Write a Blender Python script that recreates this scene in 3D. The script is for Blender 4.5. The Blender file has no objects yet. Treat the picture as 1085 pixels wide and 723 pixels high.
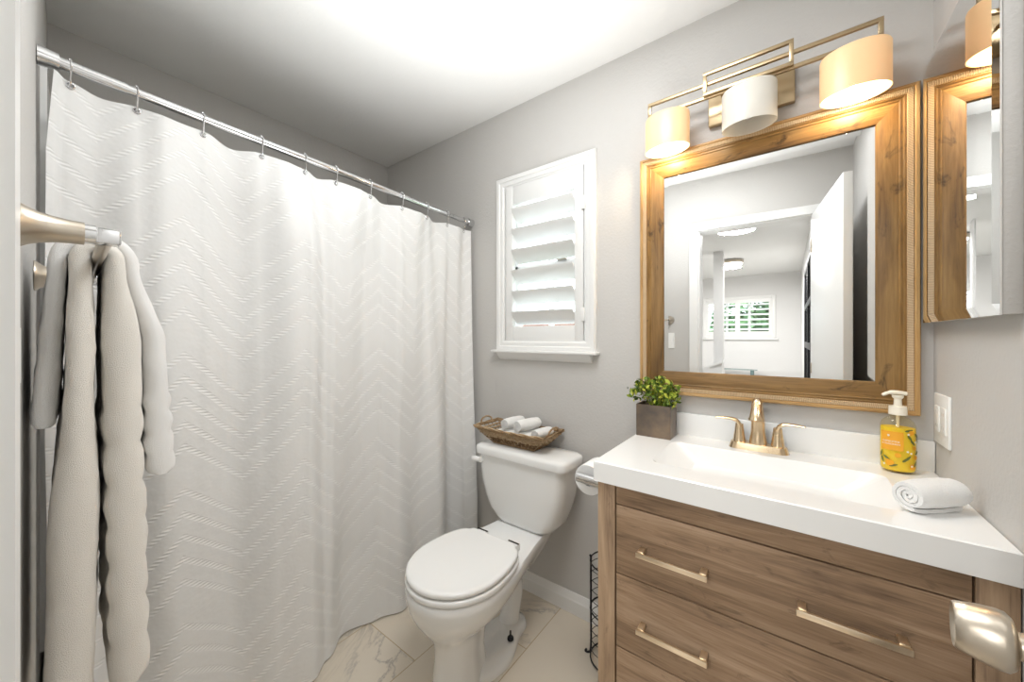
import bpy, bmesh, math, random
from mathutils import Vector, Matrix, noise
random.seed(7)
R = math.radians
H = 1.256                      # camera height above the floor
sc = bpy.context.scene
col = sc.collection

# ------------------------------------------------------------------ camera, world, lights
cam = bpy.data.objects.new('camera', bpy.data.cameras.new('camera'))
col.objects.link(cam)
cam.location = (0, 0, H)
A = math.atan(292.5 / 387)
cam.rotation_euler = (R(90), 0, A)
cam.data.sensor_width = 36
cam.data.lens = 36 * 387 / 1085
cam.data.shift_y = -3.5 / 1085
cam.data.clip_start = 0.02
sc.camera = cam
sc.view_settings.view_transform = 'Standard'
sc.view_settings.look = 'None'
sc.view_settings.gamma = 1
sc.view_settings.use_curve_mapping = False
sc.view_settings.exposure = 0.28
sc.cycles.use_denoising = True
sc.cycles.max_bounces = 10
sc.cycles.diffuse_bounces = 6
sc.cycles.glossy_bounces = 6
sc.cycles.transparent_max_bounces = 12
sc.cycles.caustics_reflective = False
sc.cycles.caustics_refractive = False
sc.cycles.sample_clamp_indirect = 6

world = bpy.data.worlds.new('daylight')
sc.world = world
world.use_nodes = True
bg = world.node_tree.nodes['Background']
bg.inputs[0].default_value = (0.88, 0.94, 1.0, 1)
bg.inputs[1].default_value = 4.5

def area(name, loc, rot, size, power, color=(1, 1, 1), shape='DISK', size_y=None):
    l = bpy.data.lights.new(name, 'AREA')
    l.shape = shape; l.size = size
    if size_y: l.size_y = size_y
    l.energy = power; l.color = color
    o = bpy.data.objects.new(name, l); col.objects.link(o)
    o.location = loc; o.rotation_euler = rot
    return o
area('bathroom_ceiling_fill', (-0.38, 0.66, 2.425), (0, 0, 0), 0.55, 11.0, (0.97, 0.99, 1.0))  # added fill lamp under the ceiling, has no fixture
area('bounce_fill', (-0.72, 0.66, 1.34), (R(180), 0, 0), 0.80, 8.0, (0.965, 0.99, 1.0)).data.spread = R(104)  # added upward fill, stands in for a flash bounced off the ceiling
area('hall_ceiling_light', (-0.44, -1.55, 2.395), (0, 0, 0), 0.34, 20.0, (1.0, 0.99, 0.97))
area('hall_far_ceiling_light', (-0.69, -3.49, 2.33), (0, 0, 0), 0.26, 50.0, (1.0, 0.98, 0.95))

# ------------------------------------------------------------------ materials
def mat(name, color=(.8, .8, .8), rough=.5, metal=0., spec=.5, coat=0.):
    m = bpy.data.materials.new(name); m.use_nodes = True
    b = m.node_tree.nodes['Principled BSDF']
    b.inputs['Base Color'].default_value = (*color, 1)
    b.inputs['Roughness'].default_value = rough
    b.inputs['Metallic'].default_value = metal
    b.inputs['Specular IOR Level'].default_value = spec
    b.inputs['Coat Weight'].default_value = coat
    return m
class NT:
    def __init__(s, m): s.t = m.node_tree; s.b = s.t.nodes['Principled BSDF']
    def n(s, typ, **kw):
        x = s.t.nodes.new(typ)
        for k, v in kw.items(): setattr(x, k, v)
        return x
    def l(s, a, b): s.t.links.new(a, b)
    def m(s, op, a, b=None, c=None):
        x = s.t.nodes.new('ShaderNodeMath'); x.operation = op
        for i, v in enumerate((a, b, c)):
            if v is None: continue
            if isinstance(v, (int, float)): x.inputs[i].default_value = v
            else: s.l(v, x.inputs[i])
        return x.outputs[0]
    def coord(s, kind='Object'): return s.n('ShaderNodeTexCoord').outputs[kind]
    def sep(s, v):
        x = s.n('ShaderNodeSeparateXYZ'); s.l(v, x.inputs[0]); return x.outputs
    def comb(s, x_, y_, z_):
        x = s.n('ShaderNodeCombineXYZ')
        for i, v in enumerate((x_, y_, z_)):
            if isinstance(v, (int, float)): x.inputs[i].default_value = v
            else: s.l(v, x.inputs[i])
        return x.outputs[0]
    def noise(s, v, scale, detail=2., rough=.5, dist=0.):
        x = s.n('ShaderNodeTexNoise'); s.l(v, x.inputs['Vector'])
        x.inputs['Scale'].default_value = scale; x.inputs['Detail'].default_value = detail
        x.inputs['Roughness'].default_value = rough; x.inputs['Distortion'].default_value = dist
        return x.outputs[0]
    def ramp(s, f, stops):
        x = s.n('ShaderNodeValToRGB'); s.l(f, x.inputs[0]); r = x.color_ramp
        while len(r.elements) < len(stops): r.elements.new(.5)
        for e, (p, c) in zip(r.elements, stops):
            e.position = p; e.color = (*c, 1) if len(c) == 3 else c
        return x.outputs[0]
    def mix(s, f, a, b, mode='MIX'):
        x = s.n('ShaderNodeMix'); x.data_type = 'RGBA'; x.blend_type = mode
        for inp, v in ((x.inputs[0], f), (x.inputs[6], a), (x.inputs[7], b)):
            if isinstance(v, (int, float)): inp.default_value = v
            elif isinstance(v, tuple): inp.default_value = (*v, 1)
            else: s.l(v, inp)
        return x.outputs[2]
    def bump(s, h, dist, strength=1.):
        x = s.n('ShaderNodeBump'); x.inputs['Distance'].default_value = dist
        x.inputs['Strength'].default_value = strength
        s.l(h, x.inputs['Height']); s.l(x.outputs[0], s.b.inputs['Normal'])
def plaster(name, color, scale=95, dist=.0016, rough=.75):
    m = mat(name, color, rough, spec=.3); k = NT(m)
    k.bump(k.noise(k.coord(), scale, 3, .55), dist, .7)
    return m
def brushed(name, color, rough=.28):
    m = mat(name, color, rough, 1.0); k = NT(m)
    f = k.noise(k.coord(), 9, 1)
    k.l(k.m('ADD', k.m('MULTIPLY', f, .06), rough - .03), k.b.inputs['Roughness'])
    return m
def terry(name, color, scale=820, dist=.0024):
    m = mat(name, color, .95, spec=.1); k = NT(m)
    c = k.coord()
    f = k.noise(c, scale, 2, .6)
    k.bump(f, dist, .8)
    k.l(k.mix(k.noise(c, 16, 2), tuple(x * .93 for x in color), color), k.b.inputs['Base Color'])
    k.b.inputs['Sheen Weight'].default_value = .25
    return m
def wood(name, dark, mid, light, uv=False, knots=.5, rough=.5, bumpd=.0006):
    # grain runs along u (first texture axis)
    m = mat(name, mid, rough, spec=.35); k = NT(m)
    o = k.sep(k.coord('UV'))
    v = k.comb(k.m('MULTIPLY', o[0], 1.0), k.m('MULTIPLY', o[1], 9.0), o[2])
    big = k.noise(v, 2.2, 4, .62, .9)
    fine = k.noise(k.comb(k.m('MULTIPLY', o[0], 4.0), k.m('MULTIPLY', o[1], 110.0), 0.), 2.0, 3, .6, .3)
    blot = k.noise(k.comb(k.m('MULTIPLY', o[0], 1.0), k.m('MULTIPLY', o[1], 2.4), 3.3), 9.0, 4, .65, 1.2)
    f = k.m('ADD', k.m('MULTIPLY', big, .72), k.m('MULTIPLY', fine, .28))
    c = k.ramp(f, [(.30, dark), (.48, mid), (.68, light)])
    kn = k.m('MULTIPLY', k.ramp(blot, [(.60, (0, 0, 0)), (.74, (1, 1, 1))]), knots)
    c = k.mix(kn, c, tuple(x * .45 for x in dark))
    k.l(c, k.b.inputs['Base Color'])
    k.bump(fine, bumpd, .6)
    return m

M = {}
M['wall'] = plaster('grey_wall_paint', (.575, .56, .54))
M['wall_hall'] = plaster('hall_wall_paint', (.74, .735, .73))
M['ceiling'] = plaster('ceiling_paint', (.80, .79, .77), 60, .0012)
M['trim'] = mat('white_trim_paint', (.82, .82, .81), .35)
M['white_wall'] = plaster('white_paint', (.80, .80, .79), 80, .001, .6)
M['porcelain'] = mat('porcelain', (.84, .84, .83), .08, coat=.4)
M['seat'] = mat('toilet_seat_plastic', (.86, .86, .85), .16)
M['sink'] = mat('cultured_marble_white', (.86, .86, .85), .12, coat=.2)
M['nickel'] = brushed('brushed_nickel', (.54, .48, .40), .34)
M['chrome'] = mat('chrome', (.72, .72, .73), .09, 1.0)
M['brass'] = brushed('champagne_bronze', (.72, .565, .38), .27)
M['pale_brass'] = brushed('pale_champagne_metal', (.50, .385, .24), .32)
M['handle'] = mat('pale_gold_handle_metal', (.86, .72, .54), .30, 1.0)
M['black'] = mat('black_metal', (.03, .03, .035), .4, .6)
M['gap_shade'] = mat('painted_gap_shade', (.02, .015, .012), .8)  # near-black colour standing in for shade inside gaps
M['mirror'] = mat('mirror_silver', (.93, .94, .94), .0, 1.0)
M['towel_beige'] = terry('cream_terry', (.87, .835, .775))
M['towel_white'] = terry('white_terry', (.91, .905, .895))
M['washcloth'] = terry('white_washcloth', (.90, .90, .89), 500, .003)
M['vanity_h'] = wood('rustic_oak_laminate', (.125, .078, .048), (.285, .185, .112), (.43, .30, .20), knots=.55)
M['vanity_v'] = wood('rustic_oak_post', (.17, .11, .07), (.36, .245, .155), (.47, .335, .22), knots=.4)
M['frame'] = wood('golden_oak_frame', (.075, .038, .012), (.205, .112, .034), (.33, .195, .068), knots=.9, rough=.38)
M['plastic_white'] = mat('white_plastic', (.86, .86, .84), .35)
M['cream_plastic'] = mat('cream_plastic', (.86, .80, .68), .35)
M['paper'] = terry('toilet_tissue', (.90, .90, .89), 250, .0008)
M['tub'] = mat('tub_acrylic', (.80, .80, .79), .15)
M['slot'] = mat('outlet_grey', (.55, .55, .54), .5)

# floor tile: marble with tan grout, 315 x 610 mm running along y, half bond
m = M['tile'] = mat('marble_tile', (.7, .65, .58), .22); k = NT(m)
o = k.sep(k.coord())
u = k.m('DIVIDE', k.m('ADD', o[0], 1.157 + 31.5), .315)
ci = k.m('FLOOR', u)
fu = k.m('MULTIPLY', k.m('FRACT', u), .315)
off = k.m('MULTIPLY', k.m('MODULO', ci, 2.), .305)
vv = k.m('DIVIDE', k.m('ADD', k.m('ADD', o[1], 61.0 - .905 + .305), off), .61)
fv = k.m('MULTIPLY', k.m('FRACT', vv), .61)
du = k.m('MINIMUM', fu, k.m('SUBTRACT', .315, fu))
dv = k.m('MINIMUM', fv, k.m('SUBTRACT', .61, fv))
g = k.m('LESS_THAN', k.m('MINIMUM', du, dv), .0019)
tid = k.m('ADD', k.m('MULTIPLY', ci, 3.7), k.m('MULTIPLY', k.m('FLOOR', vv), 9.1))
pv = k.comb(k.m('ADD', o[0], tid), k.m('MULTIPLY', o[1], 1.0), tid)
nz = k.noise(pv, 2.6, 6, .62, 1.4)
vein = k.m('ABSOLUTE', k.m('SUBTRACT', nz, .5))
veinm = k.ramp(vein, [(.0, (1, 1, 1)), (.014, (.35, .35, .35)), (.035, (0, 0, 0))])
patch = k.ramp(k.noise(pv, 1.7, 2), [(.46, (0, 0, 0)), (.62, (1, 1, 1))])
base = k.mix(k.noise(pv, 3., 3), (.63, .555, .45), (.72, .65, .55))
c = k.mix(k.m('MULTIPLY', k.m('MULTIPLY', veinm, patch), .75), base, (.33, .30, .27))
k.l(k.mix(g, c, (.43, .33, .21)), k.b.inputs['Base Color'])
k.l(k.m('ADD', k.m('MULTIPLY', g, .5), .22), k.b.inputs['Roughness'])

# curtain: white cloth with tufted chevron rows
m = M['curtain'] = mat('tufted_curtain_cloth', (.84, .84, .83), .85, spec=.15); k = NT(m)
o = k.sep(k.coord('UV'))
P = .322
tri = k.m('ABSOLUTE', k.m('SUBTRACT', k.m('MULTIPLY', k.m('FRACT', k.m('DIVIDE', k.m('ADD', o[0], 3.22 - .275), P)), 2.), 1.))   # 1 at the peaks
r = k.m('SUBTRACT', o[1], k.m('MULTIPLY', tri, .155))
rp = k.m('MULTIPLY', k.m('FRACT', k.m('DIVIDE', k.m('ADD', r, 3.93 + .03), .393)), .393)
q = k.m('DIVIDE', rp, .066)
row = k.m('ABSOLUTE', k.m('SUBTRACT', k.m('FRACT', q), .5))
band = k.m('MULTIPLY', k.m('LESS_THAN', q, 5.0), 1.)
prof = k.m('MULTIPLY', band, k.m('MAXIMUM', 0., k.m('SUBTRACT', 1., k.m('DIVIDE', row, .17))))
sl = k.m('ADD', k.m('MULTIPLY', o[1], 620.), k.m('MULTIPLY', k.m('SINE', k.m('MULTIPLY', o[0], 2 * math.pi / P)), 0.))
sl = k.m('ADD', sl, k.m('MULTIPLY', o[0], 60.))
dash = k.m('ADD', .5, k.m('MULTIPLY', .5, k.m('SINE', sl)))
tuft = k.m('MULTIPLY', k.m('POWER', prof, .6), k.m('POWER', dash, .8))
wr = k.noise(k.coord('UV'), 14, 3, .6)
hgt = k.m('ADD', k.m('MULTIPLY', tuft, .0014), k.m('MULTIPLY', wr, .0035))
k.bump(hgt, 1.0, 1.0)
k.l(k.mix(tuft, (.845, .845, .84), (.96, .96, .955)), k.b.inputs['Base Color'])
tr = k.n('ShaderNodeBsdfTranslucent'); tr.inputs[0].default_value = (.85, .85, .84, 1)
mx = k.n('ShaderNodeMixShader'); mx.inputs[0].default_value = .12
k.l(k.b.outputs[0], mx.inputs[1]); k.l(tr.outputs[0], mx.inputs[2]); k.l(mx.outputs[0], m.node_tree.nodes['Material Output'].inputs[0])

# basket weave reed
m = M['reed'] = mat('woven_seagrass', (.33, .21, .11), .7, spec=.2); k = NT(m)
isl = k.n('ShaderNodeNewGeometry').outputs['Random Per Island']
f = k.m('ADD', k.m('MULTIPLY', isl, .6), k.m('MULTIPLY', k.noise(k.coord(), 55, 3, .6), .5))
k.l(k.ramp(f, [(.2, (.13, .075, .035)), (.5, (.31, .20, .105)), (.85, (.52, .40, .26))]), k.b.inputs['Base Color'])
k.bump(k.noise(k.coord(), 300, 2), .001)
# leaves
def leafmat(name, stops, rough=.45):
    m = mat(name, stops[0][1], rough, spec=.3); k = NT(m)
    k.l(k.ramp(k.n('ShaderNodeNewGeometry').outputs['Random Per Island'], stops), k.b.inputs['Base Color'])
    return m
M['leaf'] = leafmat('boxwood_leaf', [(0., (.035, .075, .012)), (.4, (.12, .20, .025)), (.72, (.36, .42, .045)), (1., (.55, .56, .09))])
M['tree_leaf'] = leafmat('tree_leaf', [(0., (.05, .11, .04)), (.5, (.10, .20, .08)), (1., (.20, .30, .15))], .6)
m = M['pot'] = mat('bronze_planter_glaze', (.15, .115, .085), .38, .35); k = NT(m)
k.l(k.ramp(k.noise(k.coord(), 14, 4, .6), [(.3, (.10, .085, .075)), (.7, (.23, .165, .11))]), k.b.inputs['Base Color'])
# glass shades
def shade_mat(name, color, emis, strength):
    m = mat(name, color, .35); k = NT(m)
    k.b.inputs['Emission Color'].default_value = (*emis, 1); k.b.inputs['Emission Strength'].default_value = strength
    tr = k.n('ShaderNodeBsdfTranslucent'); tr.inputs[0].default_value = (*color, 1)
    mx = k.n('ShaderNodeMixShader'); mx.inputs[0].default_value = .08 if (strength or 'soap' in name) else .5
    out = m.node_tree.nodes['Material Output']
    k.l(k.b.outputs[0], mx.inputs[1]); k.l(tr.outputs[0], mx.inputs[2]); k.l(mx.outputs[0], out.inputs[0])
    return m
M['shade_lit'] = shade_mat('frosted_glass_painted_glow', (.76, .56, .34), (1.0, .62, .28), .25)  # same white glass, warm bulb glow put into colour and emission
M['shade_off'] = shade_mat('frosted_white_glass', (.93, .91, .86), (1, 1, 1), 0.)
M['bulb'] = mat('lit_bulb', (1, 1, 1)); k = NT(M['bulb'])
k.b.inputs['Emission Color'].default_value = (1, .86, .62, 1); k.b.inputs['Emission Strength'].default_value = 9
M['bulb_off'] = mat('unlit_bulb', (.9, .9, .88), .2)
M['lamp_glass'] = mat('lit_dome_glass', (1, 1, 1)); k = NT(M['lamp_glass'])
k.b.inputs['Emission Color'].default_value = (1, .97, .92, 1); k.b.inputs['Emission Strength'].default_value = 3.0
def clear(name, tint, refl=.12, rough=.02):
    m = bpy.data.materials.new(name); m.use_nodes = True
    t = m.node_tree; t.nodes.remove(t.nodes['Principled BSDF'])
    tr = t.nodes.new('ShaderNodeBsdfTransparent'); tr.inputs[0].default_value = (*tint, 1)
    gl = t.nodes.new('ShaderNodeBsdfGlossy'); gl.inputs['Roughness'].default_value = rough
    lw = t.nodes.new('ShaderNodeLayerWeight'); lw.inputs[0].default_value = .5
    pw = t.nodes.new('ShaderNodeMath'); pw.operation = 'POWER'; pw.inputs[1].default_value = 4.; t.links.new(lw.outputs['Facing'], pw.inputs[0])
    fr = t.nodes.new('ShaderNodeMath'); fr.operation = 'MULTIPLY_ADD'; fr.inputs[1].default_value = .5; fr.inputs[2].default_value = .04; t.links.new(pw.outputs[0], fr.inputs[0])
    mx = t.nodes.new('ShaderNodeMixShader')
    t.links.new(fr.outputs[0], mx.inputs[0]); t.links.new(tr.outputs[0], mx.inputs[1]); t.links.new(gl.outputs[0], mx.inputs[2])
    t.links.new(mx.outputs[0], t.nodes['Material Output'].inputs[0])
    return m
M['glass'] = clear('window_glass', (.97, .99, .99))
M['bottle'] = clear('clear_bottle_plastic', (.97, .95, .86))
M['soap'] = shade_mat('yellow_soap', (.98, .70, .025), (1, 1, 1), 0.)
M['label'] = mat('orange_label', (.84, .38, .02), .5)
M['label_leaf'] = mat('printed_dark_leaf', (.14, .16, .03), .5)
M['label_orange'] = mat('printed_orange_fruit', (.85, .38, .01), .5)
M['print_white'] = mat('printed_white', (.9, .86, .74), .5)
M['roof'] = mat('terracotta_roof', (.58, .33, .24), .8); k = NT(M['roof'])
k.l(k.mix(k.noise(k.coord(), 6, 3), (.21, .105, .072), (.30, .175, .13)), k.b.inputs['Base Color'])
M['carpet'] = plaster('hall_carpet', (.55, .52, .48), 300, .004, .95)
M['teal'] = mat('slate_teal_paint', (.13, .20, .20), .35)
M['dark_glass'] = mat('dark_glass', (.05, .055, .06), .05, coat=1.)
M['bark'] = plaster('bark', (.16, .12, .08), 30, .01, .9)
M['grass'] = plaster('lawn', (.12, .2, .07), 40, .01, .9)

# ------------------------------------------------------------------ mesh helpers
ORG = {}
class MB:
    def __init__(s):
        s.bm = bmesh.new(); s.uv = s.bm.loops.layers.uv.new('UVMap')
    def face(s, vs, uvs=None, mi=0):
        try: f = s.bm.faces.new(vs)
        except ValueError: return None
        f.material_index = mi
        if uvs:
            for l, t in zip(f.loops, uvs): l[s.uv].uv = t
        return f
    def v(s, p): return s.bm.verts.new(p)
    def box(s, lo, hi, bev=0., seg=2, grain=None, mi=0, xf=None):
        lo = Vector(lo); hi = Vector(hi)
        b = bmesh.new(); bmesh.ops.create_cube(b, size=1.)
        for w in b.verts: w.co = Vector([lo[i] + (w.co[i] + .5) * (hi[i] - lo[i]) for i in range(3)])
        if bev > 0: bmesh.ops.bevel(b, geom=b.edges[:], offset=bev, segments=seg, profile=.5, affect='EDGES')
        mp = {}
        ru, rv = random.random() * 5, random.random() * 5
        for w in b.verts: mp[w] = s.v(xf @ w.co if xf else w.co)
        for f in b.faces:
            uvs = None
            if grain is not None:
                a = grain; n = f.normal
                oth = [i for i in range(3) if i != a]
                uvs = []
                for w in f.verts:
                    oo = [i for i in oth if abs(n[i]) < .7] or oth
                    uvs.append((w.co[a] + ru, w.co[oo[0]] + rv + (w.co[oo[-1]] if len(oo) > 1 else 0)))
            s.face([mp[w] for w in f.verts], uvs, mi)
        b.free(); return s
    def loft(s, rings, cap0=True, cap1=True, closed=True, uv=None, mi=0):
        V = [[s.v(p) for p in r] for r in rings]
        n = len(V[0])
        for i in range(len(V) - 1):
            for j in range(n if closed else n - 1):
                jj = (j + 1) % n
                s.face([V[i][j], V[i][jj], V[i + 1][jj], V[i + 1][j]], None, mi)
        if cap0: s.face(V[0][::-1], None, mi)
        if cap1: s.face(V[-1], None, mi)
        return s
    def tube(s, path, r, n=10, caps=True, closed=False, flat=1., up=None, mi=0):
        path = [Vector(p) for p in path]; N = len(path)
        rr = r if isinstance(r, (list, tuple)) else [r] * N
        rings = []; prev = None
        for i, p in enumerate(path):
            if closed: t = path[(i + 1) % N] - path[i - 1]
            else: t = path[min(i + 1, N - 1)] - path[max(i - 1, 0)]
            t.normalize()
            if prev is None:
                a = Vector(up) if up else (Vector((0, 0, 1)) if abs(t.z) < .9 else Vector((1, 0, 0)))
            else: a = prev
            a = (a - t * a.dot(t)).normalized(); prev = a
            b = t.cross(a)
            rings.append([p + a * (math.cos(2 * math.pi * j / n) * rr[i] * flat) + b * (math.sin(2 * math.pi * j / n) * rr[i]) for j in range(n)])
        if closed: rings.append(rings[0]); s.loft(rings, False, False, mi=mi)
        else: s.loft(rings, caps, caps, mi=mi)
        return s
    def lathe(s, prof, c, axis='Z', n=28, sx=1., sy=1., cap0=True, cap1=True, mi=0):
        c = Vector(c); rings = []
        for r_, z_ in prof:
            ring = []
            for j in range(n):
                t = 2 * math.pi * j / n; a = r_ * math.cos(t) * sx; b = r_ * math.sin(t) * sy
                if axis == 'Z': p = (a, b, z_)
                elif axis == 'Y': p = (-a, z_, b)
                elif axis == 'X': p = (z_, a, b)
                else: p = axis @ Vector((a, b, z_))
                ring.append(c + Vector(p))
            rings.append(ring)
        return s.loft(rings, cap0, cap1, mi=mi)
    def build(s, name, m, parent=None, smooth=40, origin=None, weld=False):
        bm = s.bm
        if weld: bmesh.ops.remove_doubles(bm, verts=bm.verts[:], dist=1e-5)
        bmesh.ops.recalc_face_normals(bm, faces=bm.faces[:])
        if parent is not None: o_ = ORG[parent.name]
        elif origin is not None: o_ = Vector(origin)
        else:
            xs = [w.co for w in bm.verts]
            o_ = Vector((sum(p.x for p in xs) / len(xs), sum(p.y for p in xs) / len(xs), min(p.z for p in xs)))
        for w in bm.verts: w.co -= o_
        me = bpy.data.meshes.new(name); bm.to_mesh(me); bm.free()
        for mm in (m if isinstance(m, (list, tuple)) else [m]): me.materials.append(mm)
        if smooth:
            me.polygons.foreach_set('use_smooth', [True] * len(me.polygons))
            me.set_sharp_from_angle(angle=R(smooth))
        o = bpy.data.objects.new(name, me); col.objects.link(o)
        if parent is not None: o.parent = parent
        else: o.location = o_
        ORG[o.name] = o_
        return o
def tag(o, label, cat, group=None):
    o['label'] = label; o['category'] = cat
    if group: o['group'] = group
    return o
def thing(name, loc, label, cat, group=None):
    o = bpy.data.objects.new(name, None); col.objects.link(o); o.location = loc
    o.empty_display_size = .05
    ORG[o.name] = Vector(loc)
    return tag(o, label, cat, group)
def struct(o): o['kind'] = 'structure'; return o
def rrect(x0, x1, y0, y1, r, z, n=5):
    pts = []
    for cx, cy, a0 in ((x1 - r, y1 - r, 0), (x0 + r, y1 - r, 90), (x0 + r, y0 + r, 180), (x1 - r, y0 + r, 270)):
        for i in range(n + 1):
            a = R(a0 + 90 * i / n); pts.append((cx + r * math.cos(a), cy + r * math.sin(a), z))
    return pts
def spline(knots, x):
    # smooth cosine interpolation through (x, y) knots
    if x <= knots[0][0]: return knots[0][1]
    for (a, p), (b, q) in zip(knots, knots[1:]):
        if x <= b:
            t = (x - a) / (b - a); t = .5 - .5 * math.cos(math.pi * t)
            return p + (q - p) * t
    return knots[-1][1]
def crom(pts, n=8, closed=False):
    pts = [Vector(p) for p in pts]; out = []; N = len(pts)
    rng = range(N) if closed else range(N - 1)
    for i in rng:
        p0 = pts[i - 1] if (i > 0 or closed) else pts[0] * 2 - pts[1]
        p1 = pts[i]; p2 = pts[(i + 1) % N]
        p3 = pts[(i + 2) % N] if (i + 2 < N or closed) else p2 * 2 - p1
        for j in range(n):
            t = j / n
            out.append(.5 * ((2 * p1) + (p2 - p0) * t + (2 * p0 - 5 * p1 + 4 * p2 - p3) * t * t + (3 * p1 - p0 - 3 * p2 + p3) * t ** 3))
    if not closed: out.append(pts[-1])
    return out

# ------------------------------------------------------------------ room shell
D = 1.503; XL = -2.22; XR = .320; ZC = 2.440
def wf(x): return .0137 - .0393 * (x + 1.5)      # inner face of the (slightly skewed) front wall
struct(MB().box((XL - .1, -.02 - .0, -.06), (XR + .1, D + .12, 0)).build('floor', M['tile'], origin=(0, 0, 0), smooth=0))
struct(MB().box((XL - .1, -.19, ZC), (XR + .1, D + .12, ZC + .08)).build('ceiling', M['ceiling'], smooth=0))
struct(MB().box((XL - .1, -.2, 0), (XL, D + .12, ZC)).build('wall_left', M['wall'], smooth=0))
struct(MB().box((XR, -.16, 0), (XR + .1, D + .12, ZC)).build('wall_right', M['wall'], smooth=0))
WX0, WX1, WZ0, WZ1 = -1.175, -.722, 1.212, 2.040   # window opening
b = MB()
b.box((XL, D, 0), (WX0, D + .12, ZC)); b.box((WX1, D, 0), (XR, D + .12, ZC))
b.box((WX0, D, 0), (WX1, D + .12, WZ0)); b.box((WX0, D, WZ1), (WX1, D + .12, ZC))
struct(b.build('wall_back', M['wall'], smooth=0))
DX0, DX1, DZ = -.54, .135, 2.056                    # doorway
TH = .115
def skew(b, x0, x1, z0, z1, o0=0., o1=-TH, mi=0):
    P = []
    for x in (x0, x1):
        for o_ in (o1, o0):
            for z in (z0, z1): P.append(b.v((x, wf(x) + o_, z)))
    for f in ((0, 1, 3, 2), (4, 6, 7, 5), (0, 4, 5, 1), (2, 3, 7, 6), (0, 2, 6, 4), (1, 5, 7, 3)):
        b.face([P[i] for i in f], None, mi)
    return b
b = MB(); skew(b, XL, DX0, 0, ZC); skew(b, DX1, XR, 0, ZC); skew(b, DX0, DX1, DZ, ZC)
struct(b.build('wall_front', M['wall'], smooth=0))
b = MB()
for (o0, o1) in ((.017, 0.), (-TH, -TH - .017)):
    skew(b, DX0 - .052, DX0 + .004, 0, DZ + .052, o0, o1); skew(b, DX1 - .004, DX1 + .052, 0, DZ + .052, o0, o1)
    skew(b, DX0 + .004, DX1 - .004, DZ - .004, DZ + .052, o0, o1)
skew(b, DX0, DX0 + .014, 0, DZ, 0, -TH); skew(b, DX1 - .014, DX1, 0, DZ, 0, -TH); skew(b, DX0 + .014, DX1 - .014, DZ - .014, DZ, 0, -TH)
struct(b.build('trim_1', M['trim'], smooth=0))
# baseboard with a stepped profile
def baseboard(name, p0, p1, n_in):
    p0 = Vector(p0); p1 = Vector(p1); n = Vector(n_in)
    prof = [(0, 0), (.014, 0), (.014, .058), (.011, .066), (.009, .074), (.006, .086), (.004, .092), (0, .092)]
    b = MB(); b.loft([[p + n * a + Vector((0, 0, z)) for a, z in prof] for p in (p0, p1)])
    return struct(b.build(name, M['trim'], smooth=0))
baseboard('baseboard_back', (-1.44, D, 0), (-.455, D, 0), (0, -1, 0))

# tub and surround in the alcove behind the curtain
b = MB()
b.box((-1.60, .05, 0), (-1.56, D - .005, .40), .006)
b.loft([rrect(-2.215, -1.56, .045, D - .003, .02, z) for z in (.37, .40)] + [rrect(-2.13, -1.63, .13, D - .08, .12, z) for z in (.40, .39)] + [rrect(-2.08, -1.68, .2, D - .2, .14, .08)], False, True)
tag(b.build('bathtub', M['tub']), 'white bathtub hidden behind the shower curtain', 'bathtub')
b = MB()
b.box((XL, .056, .40), (XL + .012, .36, 2.10), .003)
b2 = skew(b, XL + .012, -1.62, .40, 2.02, .012, .0)
struct(b2.build('trim_2', M['tub'], smooth=0))

# ------------------------------------------------------------------ window, casing and outdoors
b = MB()
def casing(b, x0, x1, z0, z1, w, y, th):
    # mitred, stepped window casing seen from -y
    prof = [(0, 0), (0, .6), (.12, 1.), (.42, 1.), (.5, .8), (.8, .8), (.9, .55), (1, .55), (1, 0)]
    rings = []
    for (cx, cz, sx, sz) in ((x0, z0, 1, 1), (x0, z1, 1, -1), (x1, z1, -1, -1), (x1, z0, -1, 1)):
        rings.append([(cx + sx * a * w, y - d * th, cz + sz * a * w) for a, d in prof])
    rings.append(rings[0]); b.loft(rings, False, False)
casing(b, -1.228, -.668, 1.188, 2.084, .055, D, .022)
win = struct(b.build('window_1', M['trim'], smooth=25))
b = MB(); b.box((-1.245, D - .045, 1.180), (-.655, D + .02, 1.193), .004)
prof = [(0, 1.180), (.034, 1.180), (.026, 1.165), (.012, 1.148), (.0, 1.143)]
b.loft([[(x, D - a, z) for a, z in prof] for x in (-1.212, -.688)])
b.build('sill', M['trim'], win, smooth=25)
b = MB()
yw = D + .085
for x0, x1 in ((WX0, WX0 + .035), (WX1 - .035, WX1), (-.962, -.945)):
    b.box((x0, yw - .012 if x0 == -.962 else yw - .025, WZ0), (x1, yw + .02, WZ1), .003)
b.box((WX0, yw - .025, WZ0), (WX1, yw + .02, WZ0 + .035), .003); b.box((WX0, yw - .025, WZ1 - .035), (WX1, yw + .02, WZ1), .003)
b.box((WX0, yw - .025, 1.600), (WX1, yw + .02, 1.636), .003)
b.build('sash_frame', M['trim'], win)
b = MB(); b.box((-.90, yw - .045, 1.634), (-.845, yw - .025, 1.652), .003); b.build('sash_lock', M['nickel'], win)
MB().box((WX0 + .03, yw - .002, WZ0 + .03), (WX1 - .03, yw + .002, WZ1 - .03)).build('pane', M['glass'], win, smooth=0)

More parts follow.
